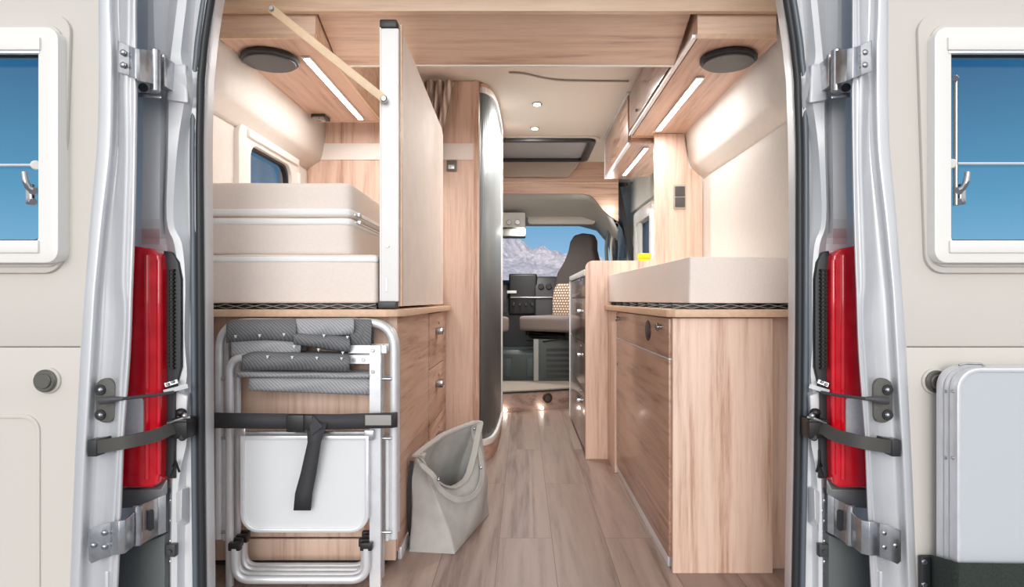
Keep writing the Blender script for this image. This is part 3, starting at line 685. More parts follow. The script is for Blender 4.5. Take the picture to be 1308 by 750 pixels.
plan = [(-.229, 3.354), (-.212, 3.362), (-.195, 3.385), (-.178, 3.43), (-.166, 3.51), (-.157, 3.62), (-.151, 3.80), (-.147, 4.0), (-.146, 4.2)]
t = thing('washroom_cabin', 'curved grey washroom cabin on a white rimmed wooden plinth', 'cabin', (-.19, 3.8, 0))
sp = smooth_path([Vector((x, y, 0)) for x, y in plan], 8)
g = MB(); rows = []
for k, p in enumerate(sp):
    dx = -.0025 if k % 3 == 0 else 0
    rows.append([(p.x+dx-.004, p.y, .12), (p.x+dx-.004, p.y, cz-.055)])
g.grid(rows); obj('tambour_door', g, tambour, t, smooth=80, mods=[('SOLIDIFY', dict(thickness=.008, offset=0))])
def band(z0, z1, dx, m, nm, lb=None, bev=0):
    g = MB(); pts = [(p.x+dx, p.y-(dx if i < 10 else 0)*.6) for i, p in enumerate(sp)]; pts = pts+[(-.30, 4.2), (-.30, 3.358)]
    g.prism(pts, 'xy', z0, z1, bev); o = obj(nm, g, m, t)
    if lb: lab(o, lb)
band(0, .085, .003, wood_y, 'plinth'); band(.085, .118, .014, white_pl, 'base_rim', 'glossy white rim', .006)
band(cz-.055, cz-.025, .012, white_pl, 'top_rim', 'white curved top rim', .004); band(cz-.025, cz-.003, .002, wood_y, 'top_trim', 'brown wood trim')
g = MB(); g.box(-.150, -.136, 4.18, 4.215, .118, cz-.055, .003); lab(obj('door_post', g, white_pl, t), 'slim white closing post')
g = MB(); g.box(LX+.03, -.150, 4.215, 4.25, 0, cz-.003); obj('side_panel', g, wood_v, t)
# curtain hanging behind the bed panel
g = MB(); rows = []
for j in range(13):
    z = 2.0-j*.04; w = .20-.10*(j/12); row = []
    for i in range(61):
        u = i/60; x = -.56-.0*(j/12)+u*w; row.append((x, 3.245+.022*math.sin(u*8.5*math.pi+.6*math.sin(j*.4)), z))
    rows.append(row)
g.grid(rows)
cm = bpy.data.materials.new('curtain_cloth'); cm.use_nodes = True; n = cm.node_tree
tcn = n.nodes.new('ShaderNodeTexCoord'); wv = n.nodes.new('ShaderNodeTexWave'); wv.inputs['Scale'].default_value = 14; wv.inputs['Distortion'].default_value = 1.5; n.links.new(tcn.outputs['Object'], wv.inputs[0])
rp = n.nodes.new('ShaderNodeValToRGB'); rp.color_ramp.elements[0].color = srgb(150, 128, 112); rp.color_ramp.elements[1].color = srgb(226, 212, 200); n.links.new(wv.outputs['Color'], rp.inputs[0])
n.links.new(rp.outputs[0], n.nodes['Principled BSDF'].inputs['Base Color']); n.nodes['Principled BSDF'].inputs['Roughness'].default_value = .8
tag(obj('curtain', g, cm, smooth=80, mods=[('SOLIDIFY', dict(thickness=.003))]), 'beige striped curtain gathered behind the upright bed panel', 'curtain')

# ================================================================== left cabinet
D2 = 2.026
t = thing('bed_cabinet', 'wooden cabinet under the left bed with three small drawers facing the aisle', 'cabinet', (-.75, 2.7, 0))
g = MB(); g.box(-1.10, -.408, D2, D2+.018, Z(686, D2), .81, .001); obj('front_panel', g, wood_v, t)
g = MB(); g.box(-1.10, -.412, D2+.002, D2+.02, .022, Z(689, D2), .001); obj('lower_front_panel', g, wood_v, t)
g = MB(); g.box(-.428, -.408, D2+.018, 2.70, .045, .81, .001); g.box(-.428, -.409, 3.17, 3.317, .02, .81, .001)
obj_each('side_panel', g, wood_y, t)
g = MB(); g.box(-.428, -.418, 2.70, 3.17, .02, .81); obj('gap_shade_backing', g, rubber, t)  # black backing sheet; its colour stands in for shade in the drawer gaps
g = MB(); g.box(-1.08, -.45, D2+.02, 3.32, .0, .05); obj('plinth', g, darkgrey, t)
g = MB(); g.box(-.418, -.404, D2+.06, 2.70, .001, .042, .002); lab(obj('kick_strip', g, alu, t), 'shiny ribbed metal strip')
for z0, z1 in ((.565, .805), (.318, .560), (.045, .313)):
    g = MB(); g.box(-.416, -.403, 2.715, 3.16, z0, z1, .002); dr = obj('drawer', g, wood_y, t)
    g = MB(); z = z1-.085; g.box(-.402, -.370, 2.89, 2.97, z-.015, z+.017, .004); g.cyl((-.403, 2.93, z), (-.370, 2.93, z), .009, 12, .002); g.cyl((-.404, 2.98, z+.035), (-.397, 2.98, z+.035), .006, 10)
    lab(obj('handle', g, chrome, dr), 'chrome block handle')
g = MB(); g.prism([(LX+.01, 1.955), (-.43, 1.955), (-.395, 1.975), (-.375, 2.02), (-.372, 3.25), (-.385, 3.315), (LX+.01, 3.315)], 'xy', .812, .836, .005)
tag(obj('bed_platform', g, edge_wood), 'pale wooden bed board under the stacked cushions on the left', 'bed board')
# ---- spring bases
def springs(name, lbl, x0, x1, ya, yb, xs2=None, nrow=8):
    t = thing(name, lbl, 'bed springs', ((x0+x1)/2, (ya+yb)/2, .8365))
    g = MB()
    for r_ in range(nrow):
        y = ya+(yb-ya)*r_/(nrow-1); n_ = int((x1-x0)/.055)
        for ph in (0, 1):
            pts = []
            for k in range(n_+1):
                xx = x0+(x1-x0)*k/n_; pts.append((xx, y+.006*ph, .8385+(.0135 if (k+ph) % 2 else 0)))
            g.tube(pts, (.004, .0012), rect=True)
        
    obj('spring_strip', g, mat('spring_plastic', srgb(150, 146, 140), .4), t)
    g = MB()
    for r_ in range(nrow):
        y = ya+(yb-ya)*r_/(nrow-1)+.014; g.box(x0, x1, y-.004, y+.004, .8372, .8525, .001)
    obj('support_rail', g, blackp, t)
    return t
springs('spring_base', 'dark criss-cross spring base under the left cushion stack', -1.12, -.466, 1.985, 3.28)
springs('spring_base', 'dark criss-cross spring base under the right hand mattress', .475, .96, 1.985, 3.36)
# ---- mattresses
def cushion(name, lbl, poly, z0, z1, bands, bev=.014, group=None, zipper=None):
    zs = sorted([z0, z1]+[b for bb in bands for b in bb])
    t = thing(name, lbl, 'mattress', (sum(p[0] for p in poly)/len(poly), sum(p[1] for p in poly)/len(poly), z0), group)
    g = MB(); g.prism(poly, 'xy', z0, z1, bev, 4)
    bmesh.ops.subdivide_edges(g.bm, edges=[e_ for e_ in g.bm.edges if e_.calc_length() > .15], cuts=6, use_grid_fill=True)
    from mathutils import noise as N
    for v in g.bm.verts:
        q = N.noise(v.co*5.0); v.co += Vector((q*.004, q*.003, (N.noise(v.co*3+Vector((5, 1, 2)))*.004) if v.co.z > (z0+z1)/2 else 0))
    obj('cover', g, fabric_m, t, smooth=50)
    for (a, b) in bands:
        c = Vector((sum(p[0] for p in poly)/len(poly), sum(p[1] for p in poly)/len(poly)))
        gg = MB(); pp = []
        n_ = len(poly)
        pl = [Vector((p[0], p[1])) for p in poly]
        for i in range(n_):
            p = pl[i]; e1 = (p-pl[i-1]).normalized(); e2 = (pl[(i+1) % n_]-p).normalized()
            nrm = (Vector((e1.y, -e1.x))+Vector((e2.y, -e2.x)))
            pp.append(tuple(p+nrm.normalized()*.0045))
        gg.prism(pp, 'xy', a, b, min(.011, (b-a)*.42), 4); lab(obj('border', gg, mesh_m, t), 'white border band')
    if zipper:
        g = MB(); p0, p1, z = zipper; g.tube([Vector(p0), Vector(p1)], (.002, .003), 6); g.box(p0[0]-.004, p0[0]+.008, p0[1]+.03, p0[1]+.06, z-.003, z+.01, .001); lab(obj('zip', g, zinc, t), 'metal zip')
    return t
def cpoly(x0, x1, y0, y1, r=.03):
    return [(x0, y0), (x1-r, y0), (x1-r*.3, y0+r*.3), (x1, y0+r), (x1, y1), (x0, y1)]
cushion('mattress', 'thick cream mattress at the bottom of the left stack, on the spring base', cpoly(-1.12, -.462, 1.978, 3.30, .012), .855, 1.008, [(.984, 1.003)])
cushion('mattress', 'cream folded cushion in the middle of the left stack', cpoly(-1.11, -.545, 1.985, 2.85), 1.009, 1.127, [(1.103, 1.123)], zipper=((-.540, 2.02, 1.115), (-.540, 2.7, 1.115), 1.115))
cushion('mattress', 'cream cushion on top of the left stack under the side window', cpoly(-1.105, -.548, 1.99, 2.85), 1.129, 1.238, [(1.134, 1.156)], zipper=((-.543, 2.02, 1.14), (-.543, 2.7, 1.14), 1.14))
cushion('mattress', 'cream mattress lying on the right hand bed', [(.535, 1.975), (.528, 1.979), (.524, 1.99), (.46, 3.385), (.965, 3.385), (.965, 2.35), (.86, 1.975)], .855, 1.000, [(.855, .862)], bev=.010)

# ================================================================== upright bed panel with wooden stay
t = thing('folded_bed_board', 'cream bed panel standing folded upright with a white metal front edge', 'bed panel', (-.42, 2.5, .838))
g = MB(); g.prism([(2.0, .845), (3.09, .845), (3.09, 1.675), (3.04, 1.70), (2.0, 1.742)], 'yz', -.445, -.394, .002); obj('board', g, board_m, t)
g = MB(); g.box(-.450, -.392, 1.972, 2.004, .86, 1.722, .005); g.box(-.450, -.4465, 1.968, 2.004, .86, 1.722)
fe = obj('edge_profile', g, mat('white_lacquer', srgb(244, 242, 240), .3), t)
g = MB(); g.box(-.390, -.3845, 1.990, 2.006, .845, 1.742, .002); obj('corner_strip', g, edge_wood, t)
g = MB(); g.box(-.451, -.396, 1.966, 2.01, 1.722, 1.748, .006); lab(obj('top_cap', g, blackp, t), 'black plastic end cap')
g = MB(); g.box(-.455, -.398, 1.962, 2.02, .8395, .862, .006); lab(obj('foot_cap', g, darkgrey, t), 'dark plastic foot')
g = MB(); g.cyl((-.425, 1.964, Z(314, 1.97)), (-.425, 1.974, Z(314, 1.97)), .004, 12); g.box(-.431, -.427, 1.968, 1.974, Z(372, 1.97), Z(355, 1.97)); obj_each('screw', g, zinc, t)
a = P(345, 10, 1.95); b = P(491, 127, 1.955)
st = MB(); u = (b-a).normalized(); w = Vector((0, 1, 0)); v = u.cross(w)
hw = .0125; st.hexa([a-v*hw+w*-.003, b-v*hw+w*-.003, b+v*hw+w*-.003, a+v*hw+w*-.003, a-v*hw+w*.006, b-v*hw+w*.006, b+v*hw+w*.006, a+v*hw+w*.006], .002)
sy = obj('support_stay', st, mat('pale_ply', srgb(236, 206, 172), .5, noise=.05, nscale=50), t); lab(sy, 'pale wooden stay reaching up diagonally')
g = MB(); g.cyl(a+Vector((.006, -.010, -.004)), a+Vector((.006, .012, -.004)), .0085, 16, .002); g.cyl(b+Vector((0, -.012, 0)), b+Vector((0, .016, 0)), .010, 16, .003); obj_each('pivot_screw', g, chrome, sy)

# ================================================================== right bed cabinet
D1 = 1.98
t = thing('bed_cabinet', 'wooden cabinet under the right bed with a long lower door facing the aisle', 'cabinet', (.7, 2.7, 0))
g = MB(); g.box(.474, .790, D1, D1+.02, .0005, .808, .002); obj('front_panel', g, wood_v, t)
g = MB(); g.box(.790, .862, D1+.035, D1+.05, .0005, .808, .001); obj('return_panel', g, wood_v, t)
g = MB(); g.box(.480, .50, D1+.02, 3.16, .04, .808); g.box(.50, .95, D1+.06, 3.38, .0, .05); obj('carcass', g, wood_y, t)
g = MB(); g.box(.466, .480, D1+.022, 3.12, .042, .673, .002); d = obj('lower_door', g, wood_gloss, t)
g = MB(); g.cyl((.466, 3.08, .55), (.461, 3.08, .55), .006, 12); obj('door_button', g, chrome, d)
g = MB(); g.box(.466, .480, D1+.022, 3.12, .680, .806, .002); d = obj('upper_flap', g, wood_gloss, t)
g = MB(); g.box(.4655, .480, D1+.022, 3.12, .674, .679); lab(obj('metal_rail', g, alu, t), 'thin bright metal line')
g = MB(); pl = [(2.33+.050*math.cos(k*math.pi/12), .752+.038*math.sin(k*math.pi/12)) for k in range(24)]; g.prism(pl, 'yz', .463, .475, .002); hb = obj('socket_rim', g, mat('socket_brown', srgb(66, 44, 36), .4), d)
g = MB(); pl = [(2.33+.032*math.cos(k*math.pi/12), .752+.022*math.sin(k*math.pi/12)) for k in range(24)]; g.prism(pl, 'yz', .461, .464, .001); obj('socket_centre', g, darkgrey, hb)
for y in (2.10, 3.02):
    g = MB(); g.cyl((.467, y, .775), (.452, y, .775), .009, 14, .003); g.cyl((.455, y, .775), (.445, y, .775), .014, 16, .003); obj_each('knob', g, chrome, d)
g = MB(); g.box(.470, .482, D1+.05, 3.12, .001, .038, .002); lab(obj('kick_strip', g, alu, t), 'shiny metal strip along the floor')
g = MB(); g.box(.458, .478, 3.13, 3.385, .0005, .808, .002); obj('end_stile', g, wood_v, t)
g = MB(); g.prism([(.455, 1.99), (.475, 1.955), (.965, 1.955), (.965, 3.39), (.440, 3.39), (.440, 3.2)], 'xy', .811, .836, .004)
tag(obj('bed_platform', g, edge_wood), 'pale wooden bed board under the right hand mattress', 'bed board')

# ================================================================== kitchen unit and partition
D3 = 3.40
pz = Z(333, D3)
xs = X(748, D3); xp = X(837, D3)
pts = [(xs, .0005), (RX-.005, .0005), (RX-.005, 1.50), (.955, 1.55), (.90, 1.59), (.875, 1.768), (xp-.005, 1.768), (xp, pz+.05)]
for k in range(6): q = math.pi/2*k/5; pts.append((xp-.045*math.sin(q)*1+0, pz+.05-.05*(1-math.cos(q))*1) if 0 else (xp-.05*(1-math.cos(q)), pz+.05-.05*math.sin(q)))
for k in range(7): q = math.pi/2*k/6; pts.append((xs+.04-.04*math.sin(q), pz-.04+.04*math.cos(q)))
g = MB(); g.prism(pts, 'xz', D3, D3+.022, .0015); tag(obj('partition_panel', g, wood_v), 'light wooden end panel rising from the floor between the right bed and the kitchen', 'panel')
t = thing('light_switch', 'double grey light switch on the light wooden panel above the right bed', 'switch', (X(868, D3), D3-.01, Z(266, D3)))
cx_ = X(868, D3)
g = MB(); g.prism(rrect(cx_-.034, cx_+.034, Z(267, D3), Z(236, D3), .006), 'xz', D3-.008, D3-.0005, .002); obj('surround', g, mat('switch_frame', srgb(186, 176, 164), .4), t)
for y0, y1 in ((238.5, 251), (252.5, 265)):
    g = MB(); g.prism(rrect(cx_-.027, cx_+.027, Z(y1, D3), Z(y0, D3), .003), 'xz', D3-.013, D3-.007, .002); obj('rocker', g, mat('switch_grey', srgb(84, 80, 78), .35), t)
t = thing('kitchen_unit', 'glossy dark wood kitchen unit with drawers and a white worktop edge', 'kitchen unit', (.6, 3.97, 0))
g = MB(); g.box(.356, RX-.01, 3.425, 4.53, .0005, .995); obj('carcass', g, wood_gloss, t)
g = MB(); g.prism([(.333, 3.424), (RX-.01, 3.424), (RX-.01, 4.54), (.40, 4.54), (.333, 4.50)], 'xy', .997, 1.032, .003); lab(obj('worktop', g, white_pl, t), 'white worktop')
g = MB(); g.box(.338, .356, 4.50, 4.54, .03, .995, .002); g.box(.336, .342, 4.535, 4.54, .03, .997); lab(obj('front_post', g, alu, t), 'pale end post')
kd = wood('kitchen_front_wood', 1, srgb(150, 124, 110), srgb(92, 70, 60), rough=.2, coat=.6, seed=3.3)
for z0, z1, h in ((.880, .992, 0), (.628, .874, 1), (.366, .622, 1), (.035, .360, 1)):
    g = MB(); g.box(.340, .356, 3.43, 4.495, z0, z1, .002); dr = obj('drawer', g, kd, t)
    z = z1-.075 if h else (z0+z1)/2
    g = MB()
    if h: g.box(.312, .336, 3.60, 3.72, z-.010, z+.012, .004); g.cyl((.340, 3.62, z), (.318, 3.62, z), .008, 12); g.cyl((.340, 3.70, z), (.318, 3.70, z), .008, 12)
    g.cyl((.340, 3.66, z+.05), (.333, 3.66, z+.05), .010, 14, .002)
    lab(obj('handle', g, chrome, dr), 'chrome handle')
# jar on worktop
t = thing('storage_jar', 'small yellow lidded jar on the kitchen worktop by the window', 'jar', (X(823, 4.1), 4.1, 1.0325))
c = Vector((X(823, 4.1), 4.1, 1.0325)); r = .045
g = MB(); g.cyl(c, c+Vector((0, 0, .105)), r*.92, 28, .006); obj('body', g, yellow, t)
g = MB(); g.cyl(c+Vector((0, 0, .103)), c+Vector((0, 0, .135)), r, 28, .006); obj('lid', g, yellow, t)

# ================================================================== ceiling spots, skylight, front bulkhead
for (px, py) in ((686, 132), (683, 163)):
    Dd = (cz-H)*F/(CY-py); c = P(px, py, Dd)
    t = thing('ceiling_spot', 'small round ceiling spotlight, the %s one' % ('nearer' if py < 150 else 'farther'), 'spotlight', (c.x, c.y, cz-.012), 'ceiling spotlights')
    g = MB(); g.cyl((c.x, c.y, cz-.008), (c.x, c.y, cz-.0005), .030, 28, .002); obj('rim', g, chrome, t)
    g = MB(); g.cyl((c.x, c.y, cz-.011), (c.x, c.y, cz-.007), .021, 24, .001); obj('lens', g, lampglow, t)
    l = bpy.data.lights.new('spot_lamp', 'AREA'); l.shape = 'DISK'; l.size = .05; l.energy = 11; l.color = (1, .98, .95)
    o = bpy.data.objects.new('spot_lamp', l); COL.objects.link(o); o.location = (c.x, c.y, cz-.013)
# curved roof rail line on the ceiling
g = MB(); pts = []
for px, py in ((650, 93), (668, 94), (690, 99), (712, 102.5), (740, 103.5), (775, 104), (803, 104)):
    Dd = (cz-.006-H)*F/(CY-py); pts.append(P(px, py, Dd))
g.tube(pts, (.006, .005), 8, smooth=5); tag(obj('curtain_track', g, mat('track_taupe', srgb(168, 156, 146), .5)), 'thin curved track across the beige ceiling', 'curtain track')
# skylight
t = thing('roof_skylight', 'wide roof window with a black rubber frame in the ceiling', 'skylight', (-.1, 4.85, cz-.03))
x0, x1, y0, y1 = -.75, X(758, 4.5)+.02, 4.46, 5.14
g = MB(); g.ring(rrect(x0, x1, y0, y1, .07), rrect(x0+.055, x1-.055, y0+.045, y1-.045, .04), 'xy', cz-.035, cz-.001, .004); obj('frame', g, rubber, t)
g = MB(); g.ring(rrect(x0-.03, x1+.03, y0-.02, y1+.02, .08), rrect(x0+.01, x1-.01, y0+.01, y1-.01, .06), 'xy', cz-.012, cz-.0005, .003); obj('trim_ring', g, ceil_m, t)
g = MB(); g.prism(rrect(x0+.03, x1-.03, y0+.03, y1-.03, .04), 'xy', cz-.012, cz-.006); lab(obj('blind', g, mat('skylight_blind', srgb(170, 172, 178), .4, coat=.3), t), 'closed pale grey blind')
# sloping lining in front of the bulkhead
g = MB(); xr = X(742, 5.1)
g.hexa([(-1.0, 5.16, cz-.002), (xr+.02, 5.16, cz-.002), (xr+.02, 5.20, cz-.002), (-1.0, 5.20, cz-.002), (-1.0, 5.235, Z(226, 5.235)), (xr-.09, 5.235, Z(226, 5.235)), (xr-.09, 5.26, Z(226, 5.26)), (-1.0, 5.26, Z(226, 5.26))], .01, 3)
tag(obj('skylight_lining', g, mat('lining_taupe', srgb(176, 160, 148), .8)), 'sloping taupe lining panel below the skylight', 'lining')
# cab bulkhead (overhead wood)
D5 = 5.28
pts = [(LX+.01, cz), (X(790, D5), cz), (X(790, D5), Z(283, D5)), (X(779, D5), Z(276, D5)), (X(770, D5), Z(268, D5)), (X(762, D5), Z(257, D5)), (X(755, D5), Z(250, D5)), (X(745, D5), Z(247.5, D5)), (LX+.01, Z(247.5, D5))]
g = MB(); g.prism(pts, 'xz', D5, D5+.03, .001)
ob = thing('overhead_bulkhead', 'brown wooden panel above the driving cab', 'panel', (-.1, D5, Z(283, D5)))
obj('board', g, wood_x, ob)
g = MB(); g.box(LX+.01, X(790, D5), D5-.004, D5+.001, Z(234.5, D5), Z(233, D5)); obj('seam_strip', g, edge_wood, ob)
g = MB(); a = P(781, 267, D5); g.cyl(a+Vector((0, -.008, 0)), a+Vector((0, .002, 0)), .010, 14, .002); lab(obj('lamp_spot', g, lampglow, ob), 'tiny lit lamp')

# ================================================================== kitchen side: sliding door lining, window, pillar
g = MB()
def yz_rr(y0, y1, z0, z1, r): return rrect(y0, y1, z0, z1, r, 5)
w2 = struct('window_2', None, None, 'side window of the sliding door above the kitchen', loc=(RX-.02, 4.98, 1.0))
g.ring(yz_rr(4.60, 5.36, .96, 1.60, .05), yz_rr(4.70, 5.26, 1.06, 1.50, .03), 'yz', RX-.035, RX+.04, .006); obj('window_frame', g, frame_pl, w2)
g = MB(); g.prism(yz_rr(4.69, 5.27, 1.05, 1.51, .03), 'yz', RX+.02, RX+.026); obj('window_pane', g, glass_dark, w2)
g = MB(); g.tube([(RX-.01, 5.20, 1.06), (RX-.01, 5.20, 1.50)], (.012, .02), rect=True); g.tube([(RX-.015, 5.12, 1.06), (RX-.015, 5.14, 1.50)], (.006, .012), rect=True); obj('blind_guide', g, white_pl, w2)
g = MB(); g.box(RX-.03, RX-.002, 4.55, 5.55, 1.63, 1.98, .01); struct('trim_16', g, cab_white, 'pale lining above the sliding door window')
g = MB(); g.tube([P(787, 236, 5.42), P(794, 270, 5.44), P(802, 305, 5.46), P(810, 345, 5.48)], (.05, .022), rect=True, up=(0, 1, 0)); g.tube([P(786, 236, 5.42), P(800, 236, 5.3)], .02, 8)
struct('trim_17', g, mat('pillar_black', srgb(50, 52, 56), .4), 'slanting dark pillar cover between cab and sliding door')
# left window
w1 = struct('window_1', None, None, 'side window above the left bed', loc=(LX, 2.83, 1.1))
g = MB(); g.ring(yz_rr(2.49, 3.17, 1.03, 1.60-.015, .06), yz_rr(2.60, 3.06, 1.14, 1.515, .06), 'yz', LX-.03, LX+.022, .008); obj('window_frame', g, pad, w1)
g = MB(); g.ring(yz_rr(2.585, 3.075, 1.125, 1.53, .06), yz_rr(2.61, 3.05, 1.15, 1.505, .07), 'yz', LX-.02, LX+.004, .003); obj('window_gasket', g, rubber, w1)
g = MB(); g.prism(yz_rr(2.59, 3.07, 1.13, 1.525, .05), 'yz', LX-.028, LX-.022); obj('window_pane', g, glass('side_pane_tint', (.80, .74, .72, 1), 1.12), w1)
g = MB(); g.box(LX+.018, LX+.034, 3.115, 3.145, 1.28, 1.50, .003); g.box(LX+.016, LX+.034, 2.56, 3.13, 1.535, 1.565, .004); obj('blind_track', g, frame_pl, w1)

# ================================================================== step to the cab
a0, a1 = (-.20, 4.80), (.52, 5.16)
st = thing('cab_step', 'angled wooden step up to the driving cab', 'step', (.1, 5.0, 0))
ln = [(-.9, 4.60), (-.30, 4.745), (.05, 4.865), (.34, 4.98), (.95, 5.30)]
g = MB(); g.prism(ln+[(.95, 5.42), (-.9, 5.42)], 'xy', .0005, .145, .001); obj('riser', g, step_wood, st)
g = MB(); g.prism([(x, y-.006) for x, y in ln]+[(.95, 6.4), (-.9, 6.4)], 'xy', .147, .156, .002); lab(obj('black_nosing', g, rubber, st), 'black nosing line')
g = MB(); g.prism(ln+[(.95, 6.4), (-.9, 6.4)], 'xy', .1565, .168, .002); lab(obj('step_top', g, stepcarpet, st), 'beige vinyl top')
c = Vector((X(699, 4.88), 4.905, Z(509, 4.88))); nr = Vector((.38, -.92, 0)).normalized()
g = MB(); g.cyl(c+nr*.0, c+nr*.016, .040, 28, .003); so_ = obj('socket_ring', g, mat('socket_dark', srgb(60, 42, 34), .4), st)
g = MB(); g.cyl(c+nr*.014, c+nr*.019, .022, 24, .002); obj('socket_core', g, darkgrey, so_)
for px, py in ((645.5, 526), (692, 521)):
    Dd = 4.77 if px < 660 else 4.90; c = P(px, py, Dd); c.z = .022
    c.y = interp([(-.9, 4.60), (-.30, 4.745), (.05, 4.865), (.34, 4.98), (.95, 5.30)], c.x)-.012
    g = MB(); g.cyl(c+Vector((0, 0, -.006)), c+Vector((0, -.008, .004)), .013, 16, .002); lab(obj('floor_light', g, lampglow, st), 'tiny glowing floor light')
    l = bpy.data.lights.new('step_lamp', 'POINT'); l.energy = .10; l.shadow_soft_size = .01; l.color = (1, .95, .88)
    o = bpy.data.objects.new('step_lamp', l); COL.objects.link(o); o.location = c+Vector((0, -.035, .012))
# ================================================================== driving cab
# roof lining with shelf pocket, console and windscreen
g = MB(); rows = []
for z, y, dx in ((Z(247, 5.32), 5.32, 0), (Z(256, 5.5), 5.5, 0), (Z(270, 5.75), 5.75, 0), (Z(282, 5.95), 5.95, 0), (Z(289, 6.12), 6.12, 0)):
    rows.append([(-1.15, y, z-.10), (-.8, y, z), (-.3, y, z), (.3, y, z), (X(745, 5.3)+.04, y, z), (X(762, y), y, z-.045), (X(776, y), y, z-.17), (X(784, y)+.02, y, z-.32)])
g.grid(rows); struct('ceiling_cab', g, cab_white, 'pale moulded roof lining of the cab', smooth=60, mods=[('SOLIDIFY', dict(thickness=.02, offset=1))])
g = MB(); g.box(-1.1, .98, 5.30, 6.9, Z(247, 5.32)+.12, Z(247, 5.32)+.15); struct('trim_18', g, cab_white, 'roof skin above the cab')
g = MB(); zc = Z(282, 5.9); g.prism(rrect(X(674, 5.9), X(760, 5.9), Z(287, 5.9), Z(274, 5.9), .03), 'xz', 5.87, 5.93, .008, 3)
tag(obj('sun_visor', g, mat('visor', srgb(212, 208, 198), .6)), 'pale sun visor folded up above the windscreen', 'sun visor')
t = thing('roof_console', 'pale overhead console with reading lamps at the cab roof', 'console', (X(648, 5.7), 5.7, Z(302, 5.7)))
g = MB(); g.box(X(620, 5.7), X(671, 5.7), 5.66, 5.86, Z(291, 5.7), Z(272, 5.7), .012, 3); obj('housing', g, cab_white, t)
g = MB(); g.box(X(622, 5.72), X(671.5, 5.72), 5.68, 5.86, Z(303, 5.72), Z(292, 5.72), .015, 3); lab(obj('mirror_box', g, mat('console_grey', srgb(96, 94, 90), .5), t), 'grey lower box')
for px in (650, 661):
    g = MB(); c = P(px, 284, 5.65); g.cyl(c, c+Vector((0, .02, 0)), .026, 20, .005); obj('reading_lamp', g, chrome, t)
ws = struct('window_3', None, None, 'windscreen of the cab', loc=(0, 6.5, 1.0))
g = MB(); rows = []
for y, z in ((6.62, 1.03), (6.45, 1.25), (6.28, 1.48), (6.13, 1.68)): rows.append([(x, y-.10*(x/1.0)**2, z) for x in (-1.05, -.6, -.2, .2, .6, .92)])
g.grid(rows); obj('pane', g, glass_clear, ws, smooth=80)
g = MB(); g.tube([P(776, 286, 6.05), P(780, 310, 6.25), P(786, 345, 6.45), P(790, 400, 6.5)], (.035, .03), 10, smooth=4); struct('trim_19', g, mat('pillar_grey', srgb(150, 152, 148), .5), 'grey front pillar right of the windscreen')
# passenger door frame: arched seal, handle, quarter light
g = MB(); arch = [P(776, 345, 5.75), P(774.5, 318, 5.75), P(777, 298, 5.75), P(783, 285, 5.75), P(789, 281, 5.72), P(796, 290, 5.66)]
g.tube(arch, (.020, .016), 10, smooth=5); struct('trim_20', g, mat('seal_green_grey', srgb(104, 112, 108), .5), 'curved grey door seal in the cab')
g = MB(); arch2 = [P(782, 345, 5.72), P(780.5, 318, 5.72), P(783, 300, 5.72), P(788, 290, 5.70)]
g.tube(arch2, (.016, .012), 10, smooth=5); struct('trim_21', g, cab_white, 'pale inner door lining in the cab')
g = MB(); g.tube([P(787, 287, 5.66), P(786, 300, 5.6), P(787.5, 315, 5.62), P(787, 332, 5.66)], .012, 10, smooth=4); g.ball(P(787, 288, 5.66), .02); g.ball(P(788, 296, 5.66), .016)
tag(obj('grab_handle', g, rubber), 'black grab handle on the cab door pillar', 'handle')
# dashboard
t = thing('dashboard', 'black dashboard with centre console and vents under the windscreen', 'dashboard', (0, 6.2, .3))
g = MB(); g.prism([(6.05, .40), (6.05, .86), (6.12, 1.02), (6.22, 1.06), (6.60, 1.04), (6.62, .40)], 'yz', -1.08, .95, .02, 3); obj('body', g, dash_m, t)
g = MB(); g.box(X(650, 6.0), X(686, 6.0), 5.98, 6.3, .72, 1.115, .02, 3); obj('instrument_binnacle', g, blackp, t)
g = MB(); g.prism([(5.90, .30), (5.96, .95), (6.02, 1.09), (6.2, 1.09), (6.2, .30)], 'yz', X(683, 5.95), X(722, 5.95), .015, 3); cc = obj('centre_console', g, dash_m, t)
for px in (691, 701):
    g = MB(); a = P(px, 366, 5.95); g.cyl(a, a+Vector((0, .03, 0)), .028, 18, .004); obj('air_vent', g, blackp, cc)
g = MB(); a = P(653, 373, 5.97); g.box(a.x-.04, a.x+.05, 5.965, 5.985, a.z-.013, a.z+.013, .002); lab(obj('display', g, mat('display_pale', srgb(210, 212, 205), .3), t), 'small pale display')
g = MB(); a = P(668, 380, 5.94); g.box(a.x-.12, a.x+.30, 5.94, 6.0, a.z-.006, a.z+.006, .003); obj('trim_strip', g, zinc, t)
g = MB()
for k in range(4): a = P(656+k*8, 389, 5.93); g.cyl(a, a+Vector((0, .12, 0)), .016, 14, .003)
obj_each('control_knob', g, blackp, t)
g = MB(); g.box(-1.0, .90, 6.0, 6.05, .168, .75); obj('lower_facia', g, dash_m, t)
